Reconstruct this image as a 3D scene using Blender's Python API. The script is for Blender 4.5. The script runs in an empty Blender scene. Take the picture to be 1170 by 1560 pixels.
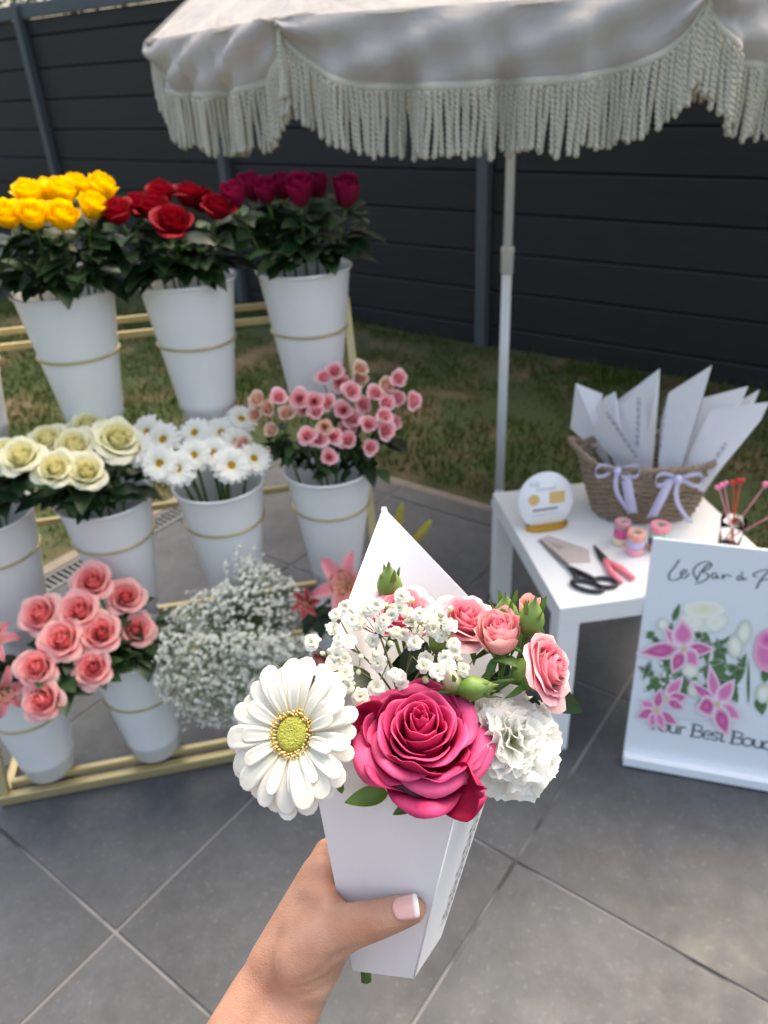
import bpy, bmesh, math, random
import numpy as np
from mathutils import Vector, Matrix

random.seed(11)
rng = np.random.default_rng(11)
scene = bpy.context.scene
COLL = scene.collection
A = np.array
def nz(v):
    v = np.asarray(v, float); return v / (np.linalg.norm(v) + 1e-12)
def rad(d): return math.radians(d)

# ------------------------------------------------------------------ camera
FPX, CX, CY = 1160.0, 585.0, 780.0
PITCH, ROLL = rad(30.0), rad(3.06)
_f = A([0, math.cos(PITCH), -math.sin(PITCH)]); _r = A([1.0, 0, 0]); _d = A([0, -math.sin(PITCH), -math.cos(PITCH)])
CR = _r * math.cos(ROLL) + _d * math.sin(ROLL)
CD = -_r * math.sin(ROLL) + _d * math.cos(ROLL)
CAM = A([0, 0, 1.5])
def ray(p): return CR * ((p[0] - CX) / FPX) + CD * ((p[1] - CY) / FPX) + _f
def atz(p, z=0.0):
    d = ray(p); return CAM + d * ((z - CAM[2]) / d[2])
def atd(p, dep): return CAM + ray(p) * dep
def atplane(p, P, n):
    d = ray(p); return CAM + d * (np.dot(np.asarray(P) - CAM, n) / np.dot(d, n))
def topx(P):
    c = np.asarray(P) - CAM; z = c.dot(_f); return A([CX + FPX * c.dot(CR) / z, CY + FPX * c.dot(CD) / z]), z
cd = bpy.data.cameras.new('camera'); cam = bpy.data.objects.new('camera', cd); COLL.objects.link(cam)
cam.matrix_world = Matrix([[CR[0], -CD[0], -_f[0], CAM[0]], [CR[1], -CD[1], -_f[1], CAM[1]], [CR[2], -CD[2], -_f[2], CAM[2]], [0, 0, 0, 1]])
cd.lens = 26.0; cd.sensor_fit = 'HORIZONTAL'; cd.sensor_width = 26.0 * 1170 / FPX
cd.clip_start = 0.02; cd.clip_end = 600
cd.dof.use_dof = True; cd.dof.focus_distance = 0.435; cd.dof.aperture_fstop = 26.0 / 2.7
scene.camera = cam

# ------------------------------------------------------------------ light
SUN_EL, SUN_AZ = rad(58), rad(35)       # soft high sun behind thin cloud, ahead-right of the camera
w = bpy.data.worlds.new('World'); scene.world = w; w.use_nodes = True
nt = w.node_tree; nt.nodes.clear()
sk = nt.nodes.new('ShaderNodeTexSky'); sk.sky_type = 'NISHITA'; sk.sun_disc = False
sk.sun_elevation = SUN_EL; sk.sun_rotation = SUN_AZ; sk.air_density = 1.0; sk.dust_density = 7.0; sk.ozone_density = 0.6
bg = nt.nodes.new('ShaderNodeBackground'); bg.inputs['Strength'].default_value = 0.15
wo = nt.nodes.new('ShaderNodeOutputWorld')
nt.links.new(sk.outputs[0], bg.inputs['Color']); nt.links.new(bg.outputs[0], wo.inputs['Surface'])
sl = bpy.data.lights.new('sun', 'SUN'); sl.energy = 0.5; sl.angle = rad(55); sl.color = (1.0, 0.96, 0.91)
so = bpy.data.objects.new('sun', sl); COLL.objects.link(so)
sd = A([math.sin(SUN_AZ) * math.cos(SUN_EL), math.cos(SUN_AZ) * math.cos(SUN_EL), math.sin(SUN_EL)])
so.rotation_euler = Vector(sd).to_track_quat('Z', 'Y').to_euler()
so.location = (0, 0, 12)
scene.view_settings.view_transform = 'Standard'; scene.view_settings.look = 'None'
scene.view_settings.use_white_balance = True; scene.view_settings.white_balance_temperature = 7250; scene.view_settings.white_balance_tint = 7
scene.view_settings.gamma = 1.0; scene.view_settings.exposure = 1.74; scene.view_settings.use_curve_mapping = False

# ------------------------------------------------------------------ helpers
def srgb(h):
    h = h.lstrip('#'); o = []
    for i in (0, 2, 4):
        c = int(h[i:i + 2], 16) / 255; o.append(c / 12.92 if c <= 0.04045 else ((c + 0.055) / 1.055) ** 2.4)
    return tuple(o)

class MB:
    def __init__(s): s.v = []; s.f = []; s.c = []; s.n = 0; s.hc = False
    def add(s, V, F, col=None):
        V = np.asarray(V, float).reshape(-1, 3)
        s.v.append(V); s.f += [tuple(i + s.n for i in f) for f in F]
        if col is None: cc = np.ones((len(V), 3))
        else:
            s.hc = True; cc = np.asarray(col, float)
            if cc.ndim == 1: cc = np.tile(cc, (len(V), 1))
        s.c.append(cc); s.n += len(V); return s
    def grid(s, P, col=None, wrap=False, flip=False):
        P = np.asarray(P, float); n, m = P.shape[:2]; F = []
        for i in range(n - 1):
            for j in range(m if wrap else m - 1):
                k = (j + 1) % m
                q = (i * m + j, i * m + k, (i + 1) * m + k, (i + 1) * m + j)
                F.append(q[::-1] if flip else q)
        if col is not None:
            col = np.asarray(col, float)
            if col.ndim == 3: col = col.reshape(-1, 3)
        return s.add(P.reshape(-1, 3), F, col)
    def tube(s, path, r, n=8, cap=True, col=None, flat=1.0):
        path = np.asarray(path, float); k = len(path)
        r = np.full(k, r, float) if np.isscalar(r) else np.asarray(r, float)
        T = np.gradient(path, axis=0); T /= np.linalg.norm(T, axis=1)[:, None] + 1e-12
        u = np.cross(T[0], [0, 0, 1.0])
        if np.linalg.norm(u) < 1e-3: u = np.cross(T[0], [0, 1.0, 0])
        u = nz(u); rings = []
        an = np.arange(n) * 2 * math.pi / n + (math.pi / n)
        for i in range(k):
            u = nz(u - T[i] * u.dot(T[i])); v = np.cross(T[i], u)
            rings.append(path[i] + r[i] * (np.cos(an)[:, None] * u + flat * np.sin(an)[:, None] * v))
        b = s.n; s.grid(A(rings), col, wrap=True, flip=True)
        if cap:
            s.f.append(tuple(b + j for j in range(n)))
            s.f.append(tuple(b + (k - 1) * n + j for j in range(n))[::-1])
        return s
    def lathe(s, prof, n=32, col=None, M=None, capb=False, capt=False):
        an = np.arange(n) * 2 * math.pi / n
        P = A([[(r * math.cos(a), r * math.sin(a), z) for a in an] for r, z in prof])
        if M is not None: P = P @ np.asarray(M)[:3, :3].T + np.asarray(M)[:3, 3]
        b = s.n; s.grid(P, col, wrap=True)
        if capb: s.f.append(tuple(b + j for j in range(n))[::-1])
        if capt: s.f.append(tuple(b + (len(prof) - 1) * n + j for j in range(n)))
        return s
    def box(s, c, size, R=None, col=None):
        h = np.asarray(size, float) / 2
        V = A([(x, y, z) for x in (-1, 1) for y in (-1, 1) for z in (-1, 1)]) * h
        if R is not None: V = V @ np.asarray(R).T
        F = [(0, 1, 3, 2), (4, 6, 7, 5), (0, 4, 5, 1), (2, 3, 7, 6), (0, 2, 6, 4), (1, 5, 7, 3)]
        return s.add(V + np.asarray(c, float), F, col)
    def bar(s, a, b, wdt, hgt=None, up=(0, 0, 1), col=None):
        a, b = np.asarray(a, float), np.asarray(b, float); hgt = hgt or wdt
        x = nz(b - a); y = nz(np.cross(up, x)); z = np.cross(x, y)
        return s.box((a + b) / 2, (np.linalg.norm(b - a), wdt, hgt), A([x, y, z]).T, col)
    def prism(s, poly, n, th, col=None):
        P = np.asarray(poly, float); n = nz(n) * th; k = len(P)
        F = [tuple(range(k)), tuple(range(2 * k - 1, k - 1, -1))] + [(i, i + k, (i + 1) % k + k, (i + 1) % k) for i in range(k)]
        return s.add(np.vstack([P + n / 2, P - n / 2]), F, col)
    def mesh(s, name, mat, smooth=True):
        me = bpy.data.meshes.new(name)
        V = np.vstack(s.v); me.from_pydata(V.tolist(), [], s.f)
        if s.hc:
            at = me.color_attributes.new('Col', 'FLOAT_COLOR', 'POINT')
            C = np.ones((len(V), 4), np.float32); C[:, :3] = np.vstack(s.c); at.data.foreach_set('color', C.ravel())
        if smooth: me.polygons.foreach_set('use_smooth', [True] * len(me.polygons))
        for m in (mat if isinstance(mat, (list, tuple)) else [mat]): me.materials.append(m)
        me.update(); return me
    def obj(s, name, mat, parent=None, smooth=True, world=False, **kw):
        if world and parent is not None:
            inv = np.asarray(wmat(parent).inverted())
            s.v = [v @ inv[:3, :3].T + inv[:3, 3] for v in s.v]
        return inst(name, s.mesh(name, mat, smooth), parent, **kw)

def wmat(o):
    m = o.matrix_basis.copy()
    while o.parent is not None: o = o.parent; m = o.matrix_basis @ m
    return m
def inst(name, me, parent=None, M=None, label=None, kind=None, bevel=0, sub=0, solid=0):
    o = bpy.data.objects.new(name, me); COLL.objects.link(o)
    if parent is not None: o.parent = parent
    if M is not None: o.matrix_basis = Matrix(np.asarray(M).tolist())
    if label: o['label'] = label
    if kind: o['kind'] = kind
    if solid:
        md = o.modifiers.new('thick', 'SOLIDIFY'); md.thickness = solid; md.offset = 0
    if bevel:
        md = o.modifiers.new('bevel', 'BEVEL'); md.width = bevel; md.segments = 2; md.limit_method = 'ANGLE'
    if sub:
        md = o.modifiers.new('sub', 'SUBSURF'); md.levels = sub; md.render_levels = sub
    return o
def tag(o, label, cat, group=None, kind=None):
    o['label'] = label; o['category'] = cat
    if group: o['group'] = group
    if kind: o['kind'] = kind
    return o
def thing(name, label, cat, loc=(0, 0, 0), rz=0.0, group=None, M=None):
    o = bpy.data.objects.new(name, None); COLL.objects.link(o); o.empty_display_size = 0.05
    if M is not None: o.matrix_basis = Matrix(np.asarray(M).tolist())
    else: o.location = tuple(map(float, loc)); o.rotation_euler = (0, 0, rz)
    return tag(o, label, cat, group)
def struct(o):
    o['kind'] = 'structure'; return o
def frame(P, z, x=None):
    """4x4 with local z along z, at P"""
    z = nz(z); x = A([1.0, 0.03, 0.02]) if x is None else np.asarray(x, float)
    if abs(nz(x).dot(z)) > 0.98: x = A([0, 1.0, 0])
    y = nz(np.cross(z, x)); x = np.cross(y, z)
    M = np.eye(4); M[:3, 0] = x; M[:3, 1] = y; M[:3, 2] = z; M[:3, 3] = P; return M
def rotz(a):
    c, s = math.cos(a), math.sin(a); M = np.eye(4); M[0, 0] = c; M[0, 1] = -s; M[1, 0] = s; M[1, 1] = c; return M
def scl(a):
    M = np.eye(4); M[0, 0] = M[1, 1] = M[2, 2] = a; return M
def bez(p0, p1, p2, n=8):
    t = np.linspace(0, 1, n)[:, None]; p0, p1, p2 = map(np.asarray, (p0, p1, p2))
    return (1 - t) ** 2 * p0 + 2 * t * (1 - t) * p1 + t * t * p2

# ------------------------------------------------------------------ materials
def mat(name, col=(0.8, 0.8, 0.8), rough=0.5, var=0.0, scale=12.0, bump=0.0, bscale=60.0, metal=0.0, spec=0.5,
        attr=False, trans=0.0, sss=0.0, rand=0.0, coat=0.0, stretch=None, detail=4.0, alpha=None, transmission=0.0):
    m = bpy.data.materials.new(name); m.use_nodes = True; t = m.node_tree; N, L = t.nodes, t.links
    b = N['Principled BSDF']; out = N['Material Output']
    b.inputs['Roughness'].default_value = rough; b.inputs['Metallic'].default_value = metal
    b.inputs['Specular IOR Level'].default_value = spec
    if coat: b.inputs['Coat Weight'].default_value = coat; b.inputs['Coat Roughness'].default_value = 0.15
    if transmission: b.inputs['Transmission Weight'].default_value = transmission
    tc = N.new('ShaderNodeTexCoord'); vec = tc.outputs['Object']
    if stretch:
        mp = N.new('ShaderNodeMapping'); mp.inputs['Scale'].default_value = stretch; L.new(vec, mp.inputs[0]); vec = mp.outputs[0]
    if attr:
        a = N.new('ShaderNodeAttribute'); a.attribute_name = 'Col'; csrc = a.outputs['Color']
    else:
        rgb = N.new('ShaderNodeRGB'); rgb.outputs[0].default_value = (*col, 1); csrc = rgb.outputs[0]
    if var or rand:
        hs = N.new('ShaderNodeHueSaturation'); L.new(csrc, hs.inputs['Color'])
        val = None
        if var:
            nz_ = N.new('ShaderNodeTexNoise'); nz_.inputs['Scale'].default_value = scale; nz_.inputs['Detail'].default_value = detail
            L.new(vec, nz_.inputs['Vector'])
            mr = N.new('ShaderNodeMapRange'); mr.inputs[1].default_value = 0.25; mr.inputs[2].default_value = 0.75
            mr.inputs[3].default_value = 1 - var; mr.inputs[4].default_value = 1 + var
            L.new(nz_.outputs[0], mr.inputs[0]); val = mr.outputs[0]
        if rand:
            oi = N.new('ShaderNodeObjectInfo'); mr2 = N.new('ShaderNodeMapRange')
            mr2.inputs[3].default_value = 1 - rand; mr2.inputs[4].default_value = 1 + rand; L.new(oi.outputs['Random'], mr2.inputs[0])
            if val is None: val = mr2.outputs[0]
            else:
                mu = N.new('ShaderNodeMath'); mu.operation = 'MULTIPLY'; L.new(val, mu.inputs[0]); L.new(mr2.outputs[0], mu.inputs[1]); val = mu.outputs[0]
        L.new(val, hs.inputs['Value']); csrc = hs.outputs['Color']
    L.new(csrc, b.inputs['Base Color'])
    if bump:
        n2 = N.new('ShaderNodeTexNoise'); n2.inputs['Scale'].default_value = bscale; n2.inputs['Detail'].default_value = 6
        L.new(vec, n2.inputs['Vector'])
        bp = N.new('ShaderNodeBump'); bp.inputs['Strength'].default_value = bump; bp.inputs['Distance'].default_value = 0.002
        L.new(n2.outputs[0], bp.inputs['Height']); L.new(bp.outputs[0], b.inputs['Normal'])
    if sss:
        b.inputs['Subsurface Weight'].default_value = sss; b.inputs['Subsurface Radius'].default_value = (0.01, 0.004, 0.002); b.inputs['Subsurface Scale'].default_value = 0.6
    if trans:
        tr = N.new('ShaderNodeBsdfTranslucent'); L.new(csrc, tr.inputs['Color'])
        mx = N.new('ShaderNodeMixShader'); mx.inputs[0].default_value = trans
        L.new(b.outputs[0], mx.inputs[1]); L.new(tr.outputs[0], mx.inputs[2]); L.new(mx.outputs[0], out.inputs['Surface'])
    if alpha is not None: b.inputs['Alpha'].default_value = alpha
    return m

def tile_mat():
    m = mat('paving_tile', (0.064, 0.069, 0.076), 0.5, bump=0.25, bscale=160, spec=0.35); t = m.node_tree; N, L = t.nodes, t.links
    b = N['Principled BSDF']; g = N.new('ShaderNodeNewGeometry'); oi = N.new('ShaderNodeObjectInfo')
    ad = N.new('ShaderNodeVectorMath'); ad.operation = 'ADD'; L.new(g.outputs['Position'], ad.inputs[0])
    sc = N.new('ShaderNodeVectorMath'); sc.operation = 'SCALE'; L.new(oi.outputs['Random'], sc.inputs['Scale']); sc.inputs[0].default_value = (7, 5, 3)
    L.new(sc.outputs[0], ad.inputs[1])
    def noise(s, d, r=0.6):
        n = N.new('ShaderNodeTexNoise'); n.inputs['Scale'].default_value = s; n.inputs['Detail'].default_value = d; n.inputs['Roughness'].default_value = r
        L.new(ad.outputs[0], n.inputs['Vector']); return n.outputs[0]
    def ramp(x, a, bb, lo, hi):
        r = N.new('ShaderNodeMapRange'); r.inputs[1].default_value = a; r.inputs[2].default_value = bb; r.inputs[3].default_value = lo; r.inputs[4].default_value = hi
        L.new(x, r.inputs[0]); return r.outputs[0]
    def mul(x, y):
        q = N.new('ShaderNodeMath'); q.operation = 'MULTIPLY'; L.new(x, q.inputs[0]); L.new(y, q.inputs[1]); return q.outputs[0]
    big = ramp(noise(3.5, 5), 0.3, 0.7, 0.80, 1.2)
    mid = ramp(noise(22, 6, 0.7), 0.3, 0.72, 0.86, 1.22)
    spk = ramp(noise(95, 3, 0.5), 0.60, 0.74, 1.0, 1.5)
    rnd = ramp(oi.outputs['Random'], 0, 1, 0.93, 1.07)
    hs = N.new('ShaderNodeHueSaturation'); hs.inputs['Color'].default_value = (0.064, 0.069, 0.076, 1)
    L.new(mul(mul(big, mid), mul(spk, rnd)), hs.inputs['Value']); L.new(hs.outputs[0], b.inputs['Base Color'])
    L.new(ramp(noise(9, 4), 0.3, 0.7, 0.38, 0.62), b.inputs['Roughness'])
    return m
def grout_mat():
    m = mat('grout', (0.3, 0.3, 0.3), 0.85); t = m.node_tree; N, L = t.nodes, t.links; b = N['Principled BSDF']
    g = N.new('ShaderNodeNewGeometry'); n = N.new('ShaderNodeTexNoise'); n.inputs['Scale'].default_value = 2.3; n.inputs['Detail'].default_value = 3
    L.new(g.outputs['Position'], n.inputs['Vector'])
    r = N.new('ShaderNodeValToRGB'); e = r.color_ramp.elements; e[0].position = 0.42; e[0].color = (0.045, 0.045, 0.047, 1); e[1].position = 0.49; e[1].color = (0.20, 0.20, 0.205, 1)
    L.new(n.outputs[0], r.inputs[0]); L.new(r.outputs[0], b.inputs['Base Color']); return m
def lawn_mat():
    m = mat('lawn_soil', (0.1, 0.1, 0.05), 0.95, bump=0.6, bscale=60); t = m.node_tree; N, L = t.nodes, t.links; b = N['Principled BSDF']
    g = N.new('ShaderNodeNewGeometry'); n = N.new('ShaderNodeTexNoise'); n.inputs['Scale'].default_value = 2.2; n.inputs['Detail'].default_value = 6; n.inputs['Roughness'].default_value = 0.62
    L.new(g.outputs['Position'], n.inputs['Vector'])
    r = N.new('ShaderNodeValToRGB'); e = r.color_ramp.elements; e[0].position = 0.47; e[0].color = (0.028, 0.045, 0.011, 1); e[1].position = 0.64; e[1].color = (0.105, 0.075, 0.042, 1)
    L.new(n.outputs[0], r.inputs[0]); L.new(r.outputs[0], b.inputs['Base Color']); return m

def crumple(m, scale, dist):
    t = m.node_tree; N, L = t.nodes, t.links; b = N['Principled BSDF']; old = b.inputs['Normal'].links[0].from_socket if b.inputs['Normal'].links else None
    tc = N.new('ShaderNodeTexCoord'); n = N.new('ShaderNodeTexNoise'); n.inputs['Scale'].default_value = scale; n.inputs['Detail'].default_value = 3; n.inputs['Distortion'].default_value = 1.2
    L.new(tc.outputs['Object'], n.inputs['Vector']); bp = N.new('ShaderNodeBump'); bp.inputs['Strength'].default_value = 0.8; bp.inputs['Distance'].default_value = dist
    L.new(n.outputs[0], bp.inputs['Height'])
    if old is not None: L.new(old, bp.inputs['Normal'])
    L.new(bp.outputs[0], b.inputs['Normal'])
M_TILE = tile_mat(); M_GROUT = grout_mat(); M_LAWN = lawn_mat()
M_EARTH = mat('earth', (0.05, 0.06, 0.025), 0.95, 0.3, 0.6)
M_BOARD = mat('fence_board', srgb('#252628'), 0.55, 0.14, 3, bump=0.35, bscale=30, rand=0.07, stretch=(0.6, 8, 14), spec=0.3)
M_POST = mat('fence_post', srgb('#485056'), 0.5, 0.05, 6, spec=0.4)
M_GOLD = mat('brushed_gold', srgb('#b9a97c'), 0.38, 0.06, 30, metal=0.55)
M_BUCKET = mat('white_plastic', (0.78, 0.79, 0.79), 0.38, 0.025, 9, sss=0.0, coat=0.1)
M_CANOPY = mat('canopy_cotton', srgb('#bdb9b6'), 0.8, 0.05, 14, bump=0.25, bscale=420, trans=0.22, spec=0.2)
crumple(M_CANOPY, 6, 0.012)
M_FRINGE = mat('fringe_cotton', srgb('#c8c4b4'), 0.85, 0.07, 200, trans=0.12, rand=0.06, spec=0.15)
M_POLE = mat('white_enamel', srgb('#eef3f8'), 0.32, coat=0.2)
M_LACK = mat('white_lacquer', (0.80, 0.81, 0.80), 0.35, 0.015, 6, coat=0.15)
M_PAPER = mat('white_card', (0.79, 0.79, 0.815), 0.62, 0.02, 30, bump=0.05, bscale=350, trans=0.02, spec=0.3)
M_PRINT = mat('print', (1, 1, 1), 0.5, attr=True, spec=0.3)
M_FOAM = mat('foam_board', (0.76, 0.80, 0.84), 0.42, 0.01, 10)
M_INK = mat('grey_ink', (0.10, 0.105, 0.12), 0.5)
M_PALEINK = mat('pale_ink', (0.36, 0.36, 0.40), 0.6)
M_PETAL = mat('petal', attr=True, rough=0.55, trans=0.28, var=0.07, scale=160, bump=0.12, bscale=320, spec=0.3)
M_PETALW = mat('petal_white', attr=True, rough=0.6, trans=0.42, var=0.03, scale=160, bump=0.10, bscale=320, spec=0.25)
M_PETALF = mat('petal_far', attr=True, rough=0.6, trans=0.36, var=0.06, scale=90, spec=0.25)
M_LEAF = mat('leaf', attr=True, rough=0.42, trans=0.18, var=0.16, scale=60, rand=0.3, spec=0.4)
M_STEM = mat('stem', srgb('#4d6b2a'), 0.5, 0.15, 80)
M_GRASS = mat('grass_blade', attr=True, rough=0.6, trans=0.2, spec=0.2)
# ================================================================== SETTING
TY = rad(-37.5); U = A([math.cos(TY), math.sin(TY), 0]); V = A([-math.sin(TY), math.cos(TY), 0]); ZZ = A([0, 0, 1.0])
def UV(u, v, z=0.0): return U * u + V * v + ZZ * z
def quad(name, pts, m):
    return MB().add(pts, [tuple(range(len(pts)))]).obj(name, m, smooth=False)
struct(quad('ground', [(-250, -250, -0.12), (250, -250, -0.12), (250, 250, -0.12), (-250, 250, -0.12)], M_EARTH))
UD0, UD1 = -2.345, -2.248; VG = 2.285
paving = struct(MB().add([UV(UD1, -1.9, -0.004), UV(2.6, -1.9, -0.004), UV(2.6, VG, -0.004), UV(UD1, VG, -0.004)], [(0, 1, 2, 3)]).obj('paving', M_GROUT, smooth=False))
tile_cache = {}
def tile(u0, u1, v0, v1):
    g = 0.0036
    su, sv = u1 - u0 - 2 * g, v1 - v0 - 2 * g
    key = (round(su, 3), round(sv, 3))
    if key not in tile_cache:
        mb = MB().box((0, 0, -0.01), (su, sv, 0.02)); tile_cache[key] = mb.mesh('tile', M_TILE, False)
    Mx = np.eye(4); Mx[:3, 0] = U; Mx[:3, 1] = V; Mx[:3, 3] = UV((u0 + u1) / 2, (v0 + v1) / 2, rng.uniform(-0.0008, 0.0006))
    inst('tile', tile_cache[key], paving, Mx, bevel=0.0015)
us = [-0.444 + 0.6 * k for k in range(-3, 6)]; vs = [0.381 + 0.6 * k for k in range(-4, 4)]
for i in range(len(us) - 1):
    for j in range(len(vs) - 1):
        u0 = max(us[i], UD1 + 0.002); tile(u0, us[i + 1], vs[j], vs[j + 1])
    tile(max(us[i], UD1 + 0.002), us[i + 1], vs[-1], VG)
# drain channel with slotted grating beside the lawn
M_GRATE = mat('galvanised', (0.13, 0.14, 0.14), 0.5, 0.1, 40, metal=0.2)
M_DARK = mat('channel_dark', (0.015, 0.015, 0.016), 0.8)
drain = thing('drain_channel', 'narrow slotted metal drain grating between grey tiles and lawn edge', 'drain', UV(UD0, -1.5, 0), TY)
mb = MB(); w_ = UD1 - UD0
mb.box((w_ / 2, 1.9, -0.06), (w_, 3.79, 0.02)); mb.obj('channel_floor', M_DARK, drain, False)
mb = MB(); mb.box((0.006, 1.9, -0.012), (0.012, 3.79, 0.028)); mb.box((w_ - 0.006, 1.9, -0.012), (0.012, 3.79, 0.028)); mb.obj('frame', M_GRATE, drain, False)
mb = MB()
for k in range(167): mb.box((w_ / 2, 0.02 + k * 0.0225, -0.006), (w_ - 0.026, 0.009, 0.01))
mb.obj('grating', M_GRATE, drain, False, kind='stuff')
M_KERB = mat('concrete_edge', (0.17, 0.145, 0.12), 0.85, 0.12, 20, bump=0.3)
e = MB().box((0, 0, -0.03), (0.06, 3.8, 0.075)).obj('kerb', M_KERB, smooth=False, bevel=0.006)
e.location = UV(UD0 - 0.033, 0.385, 0); e.rotation_euler = (0, 0, TY); struct(e)
e = MB().box((0, 0, -0.04), (5.0, 0.05, 0.07)).obj('kerb', M_KERB, smooth=False, bevel=0.006)
e.location = UV(0.15, VG + 0.027, 0); e.rotation_euler = (0, 0, TY); struct(e)
# lawn
def vnoise(x, y, seed):
    r = np.random.default_rng(seed); g = r.random((64, 64))
    xi = np.floor(x).astype(int); yi = np.floor(y).astype(int); fx = x - xi; fy = y - yi
    fx = fx * fx * (3 - 2 * fx); fy = fy * fy * (3 - 2 * fy)
    a = g[xi % 64, yi % 64]; b = g[(xi + 1) % 64, yi % 64]; c = g[xi % 64, (yi + 1) % 64]; d = g[(xi + 1) % 64, (yi + 1) % 64]
    return (a * (1 - fx) + b * fx) * (1 - fy) + (c * (1 - fx) + d * fx) * fy
def lawn_z(u, v):
    return 0.006 + 0.03 * vnoise(u * 1.5 + 9, v * 1.5 + 9, 3) + np.clip((v - 3.2) / 0.7, 0, 1) * 0.05
M_LAWN.name = 'lawn_soil'
mb = MB()
gu = np.concatenate([np.linspace(-20, -9.2, 20), np.linspace(-9, 3.2, 90)]); gv = np.concatenate([np.linspace(-14, -2.4, 14), np.linspace(-2.2, 3.9, 50)])
Pg = A([[UV(u, v, float(lawn_z(A([u]), A([v]))[0]) if (v > VG + 0.05 or u < UD0 - 0.062) else -0.05) for v in gv] for u in gu])
mb.grid(Pg, flip=True); struct(mb.obj('lawn', M_LAWN))
n = 150000
uu = rng.uniform(-7.5, 2.4, n); vv = rng.uniform(0.2, 3.86, n)
ok = ((vv > VG + 0.055) | (uu < UD0 - 0.066))
pat = 0.6 * vnoise(uu * 2.2 + 5, vv * 2.2 + 3, 21) + 0.4 * vnoise(uu * 6 + 1, vv * 6 + 4, 22)
keep = ok & (rng.random(n) < np.clip((0.72 - pat) * 6, 0.10, 1))
uu, vv, pat = uu[keep], vv[keep], pat[keep]; n = len(uu)
base = uu[:, None] * U + vv[:, None] * V; base[:, 2] = lawn_z(uu, vv) - 0.004
ang = rng.uniform(0, 2 * math.pi, n); hh = rng.uniform(0.014, 0.04, n) * (1 + 0.9 * (rng.random(n) < 0.06)); hh *= np.clip(1.35 - pat, 0.5, 1.2)
hh *= 1 + 0.8 * np.clip((vv - 3.6) / 0.25, 0, 1)
ww = rng.uniform(0.0022, 0.0042, n); ln = rng.uniform(0.1, 0.8, n) * hh; la = rng.uniform(0, 2 * math.pi, n)
sx = np.stack([np.cos(ang) * ww, np.sin(ang) * ww, 0 * ww], 1); tip = base + np.stack([np.cos(la) * ln, np.sin(la) * ln, hh], 1)
midp = base * 0.5 + tip * 0.5 + A([0, 0, 0.15]) * hh[:, None]
Vg = np.stack([base - sx, base + sx, midp + sx * 0.7, midp - sx * 0.7, tip], 1).reshape(-1, 3)
idx = np.arange(n) * 5
Fg = np.concatenate([np.stack([idx, idx + 1, idx + 2, idx + 3], 1).tolist(), ]).tolist() + np.stack([idx + 3, idx + 2, idx + 4], 1).tolist()
g1, g2, g3 = A(srgb('#3c5218')), A(srgb('#556c24')), A(srgb('#6b6536'))
tt = rng.random(n)[:, None]; dry = np.clip((pat - 0.42) * 3.5 + rng.normal(0, 0.18, n), 0, 1)[:, None]
col = (g1 * (1 - tt) + g2 * tt) * (1 - dry) + g3 * dry; col = col * rng.uniform(0.45, 0.9, (n, 1))
mb = MB(); mb.add(Vg, Fg, np.repeat(col, 5, 0)); go = mb.obj('grass', M_GRASS)
tag(go, 'short patchy grass of the lawn in front of the dark fence', 'grass', kind='stuff')

# fence
VF = 3.905
fence = thing('fence', 'tall dark anthracite fence of wide horizontal boards with slate grey posts', 'fence', UV(-2.175, VF, 0), TY)
ps = 1.985; seams = [1.962] + [1.85 - 0.2085 * k for k in range(9)] + [0.02]
bme = {}
for p in range(-8, 3):
    x0 = p * ps
    mb = MB().box((x0, -0.022, 1.02), (0.066, 0.085, 2.10)); mb.obj('post', M_POST, fence, False, bevel=0.004)
    mb = MB().box((x0 + ps / 2, -0.012, 2.008), (ps - 0.07, 0.05, 0.09)); mb.obj('top_rail', M_POST, fence, False, bevel=0.004)
    for a, b in zip(seams[:-1], seams[1:]):
        h = a - b - 0.009; k = round(h, 4)
        if k not in bme:
            q = MB(); L2 = (ps - 0.07) / 2
            prof = [(-0.006, -h / 2), (-0.011, -h / 2 + 0.004), (-0.012, h / 2 - 0.006), (-0.006, h / 2), (0.012, h / 2), (0.012, -h / 2)]
            Vx = [(-L2, y, z) for y, z in prof] + [(L2, y, z) for y, z in prof]; m6 = 6
            q.add(Vx, [(i, i + 6, (i + 1) % 6 + 6, (i + 1) % 6) for i in range(6)] + [tuple(range(6)), tuple(range(11, 5, -1))]); bme[k] = q.mesh('board', M_BOARD, False)
        o = inst('board', bme[k], fence); o.location = (x0 + ps / 2, 0.002 + rng.uniform(-0.001, 0.001), (a + b) / 2)
mb = MB().box((-2.5 * ps, 0.02, 0.98), (11 * ps, 0.01, 1.95)); mb.obj('backing', mat('groove_dark', (0.012, 0.012, 0.013), 0.8), fence, False)

# leafy hedge beyond the fence (top left corner)
def leaf_mesh(name, L=0.06, Wd=0.035, col=(0.05, 0.09, 0.03), droop=0.25, fold=0.2, nx=6, m=M_LEAF, col2=None):
    P = []; C = []
    for i in range(nx + 1):
        t = i / nx; wd = Wd * (math.sin(math.pi * min(1, t ** 0.8 * 0.98 + 0.01)) ** 0.8) * 0.5
        for s in (-1, 0, 1):
            P.append((t * L, s * wd, abs(s) * wd * fold * 2 - droop * L * t * t + 0.02 * L * math.sin(t * 9 + s)))
            cc = A(col) * (0.92 if s else 1.12); C.append(cc)
    return MB().grid(A(P).reshape(nx + 1, 3, 3), A(C)).mesh(name, m)
HL = leaf_mesh('leaf', 0.07, 0.04, srgb('#35491f'))
hv = np.zeros((len(HL.vertices), 3)); HL.vertices.foreach_get('co', hv.ravel()) if False else None
hv = A([v.co[:] for v in HL.vertices]); hf = [tuple(p.vertices) for p in HL.polygons]
mb = MB(); hc = srgb('#3a4f22')
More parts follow.
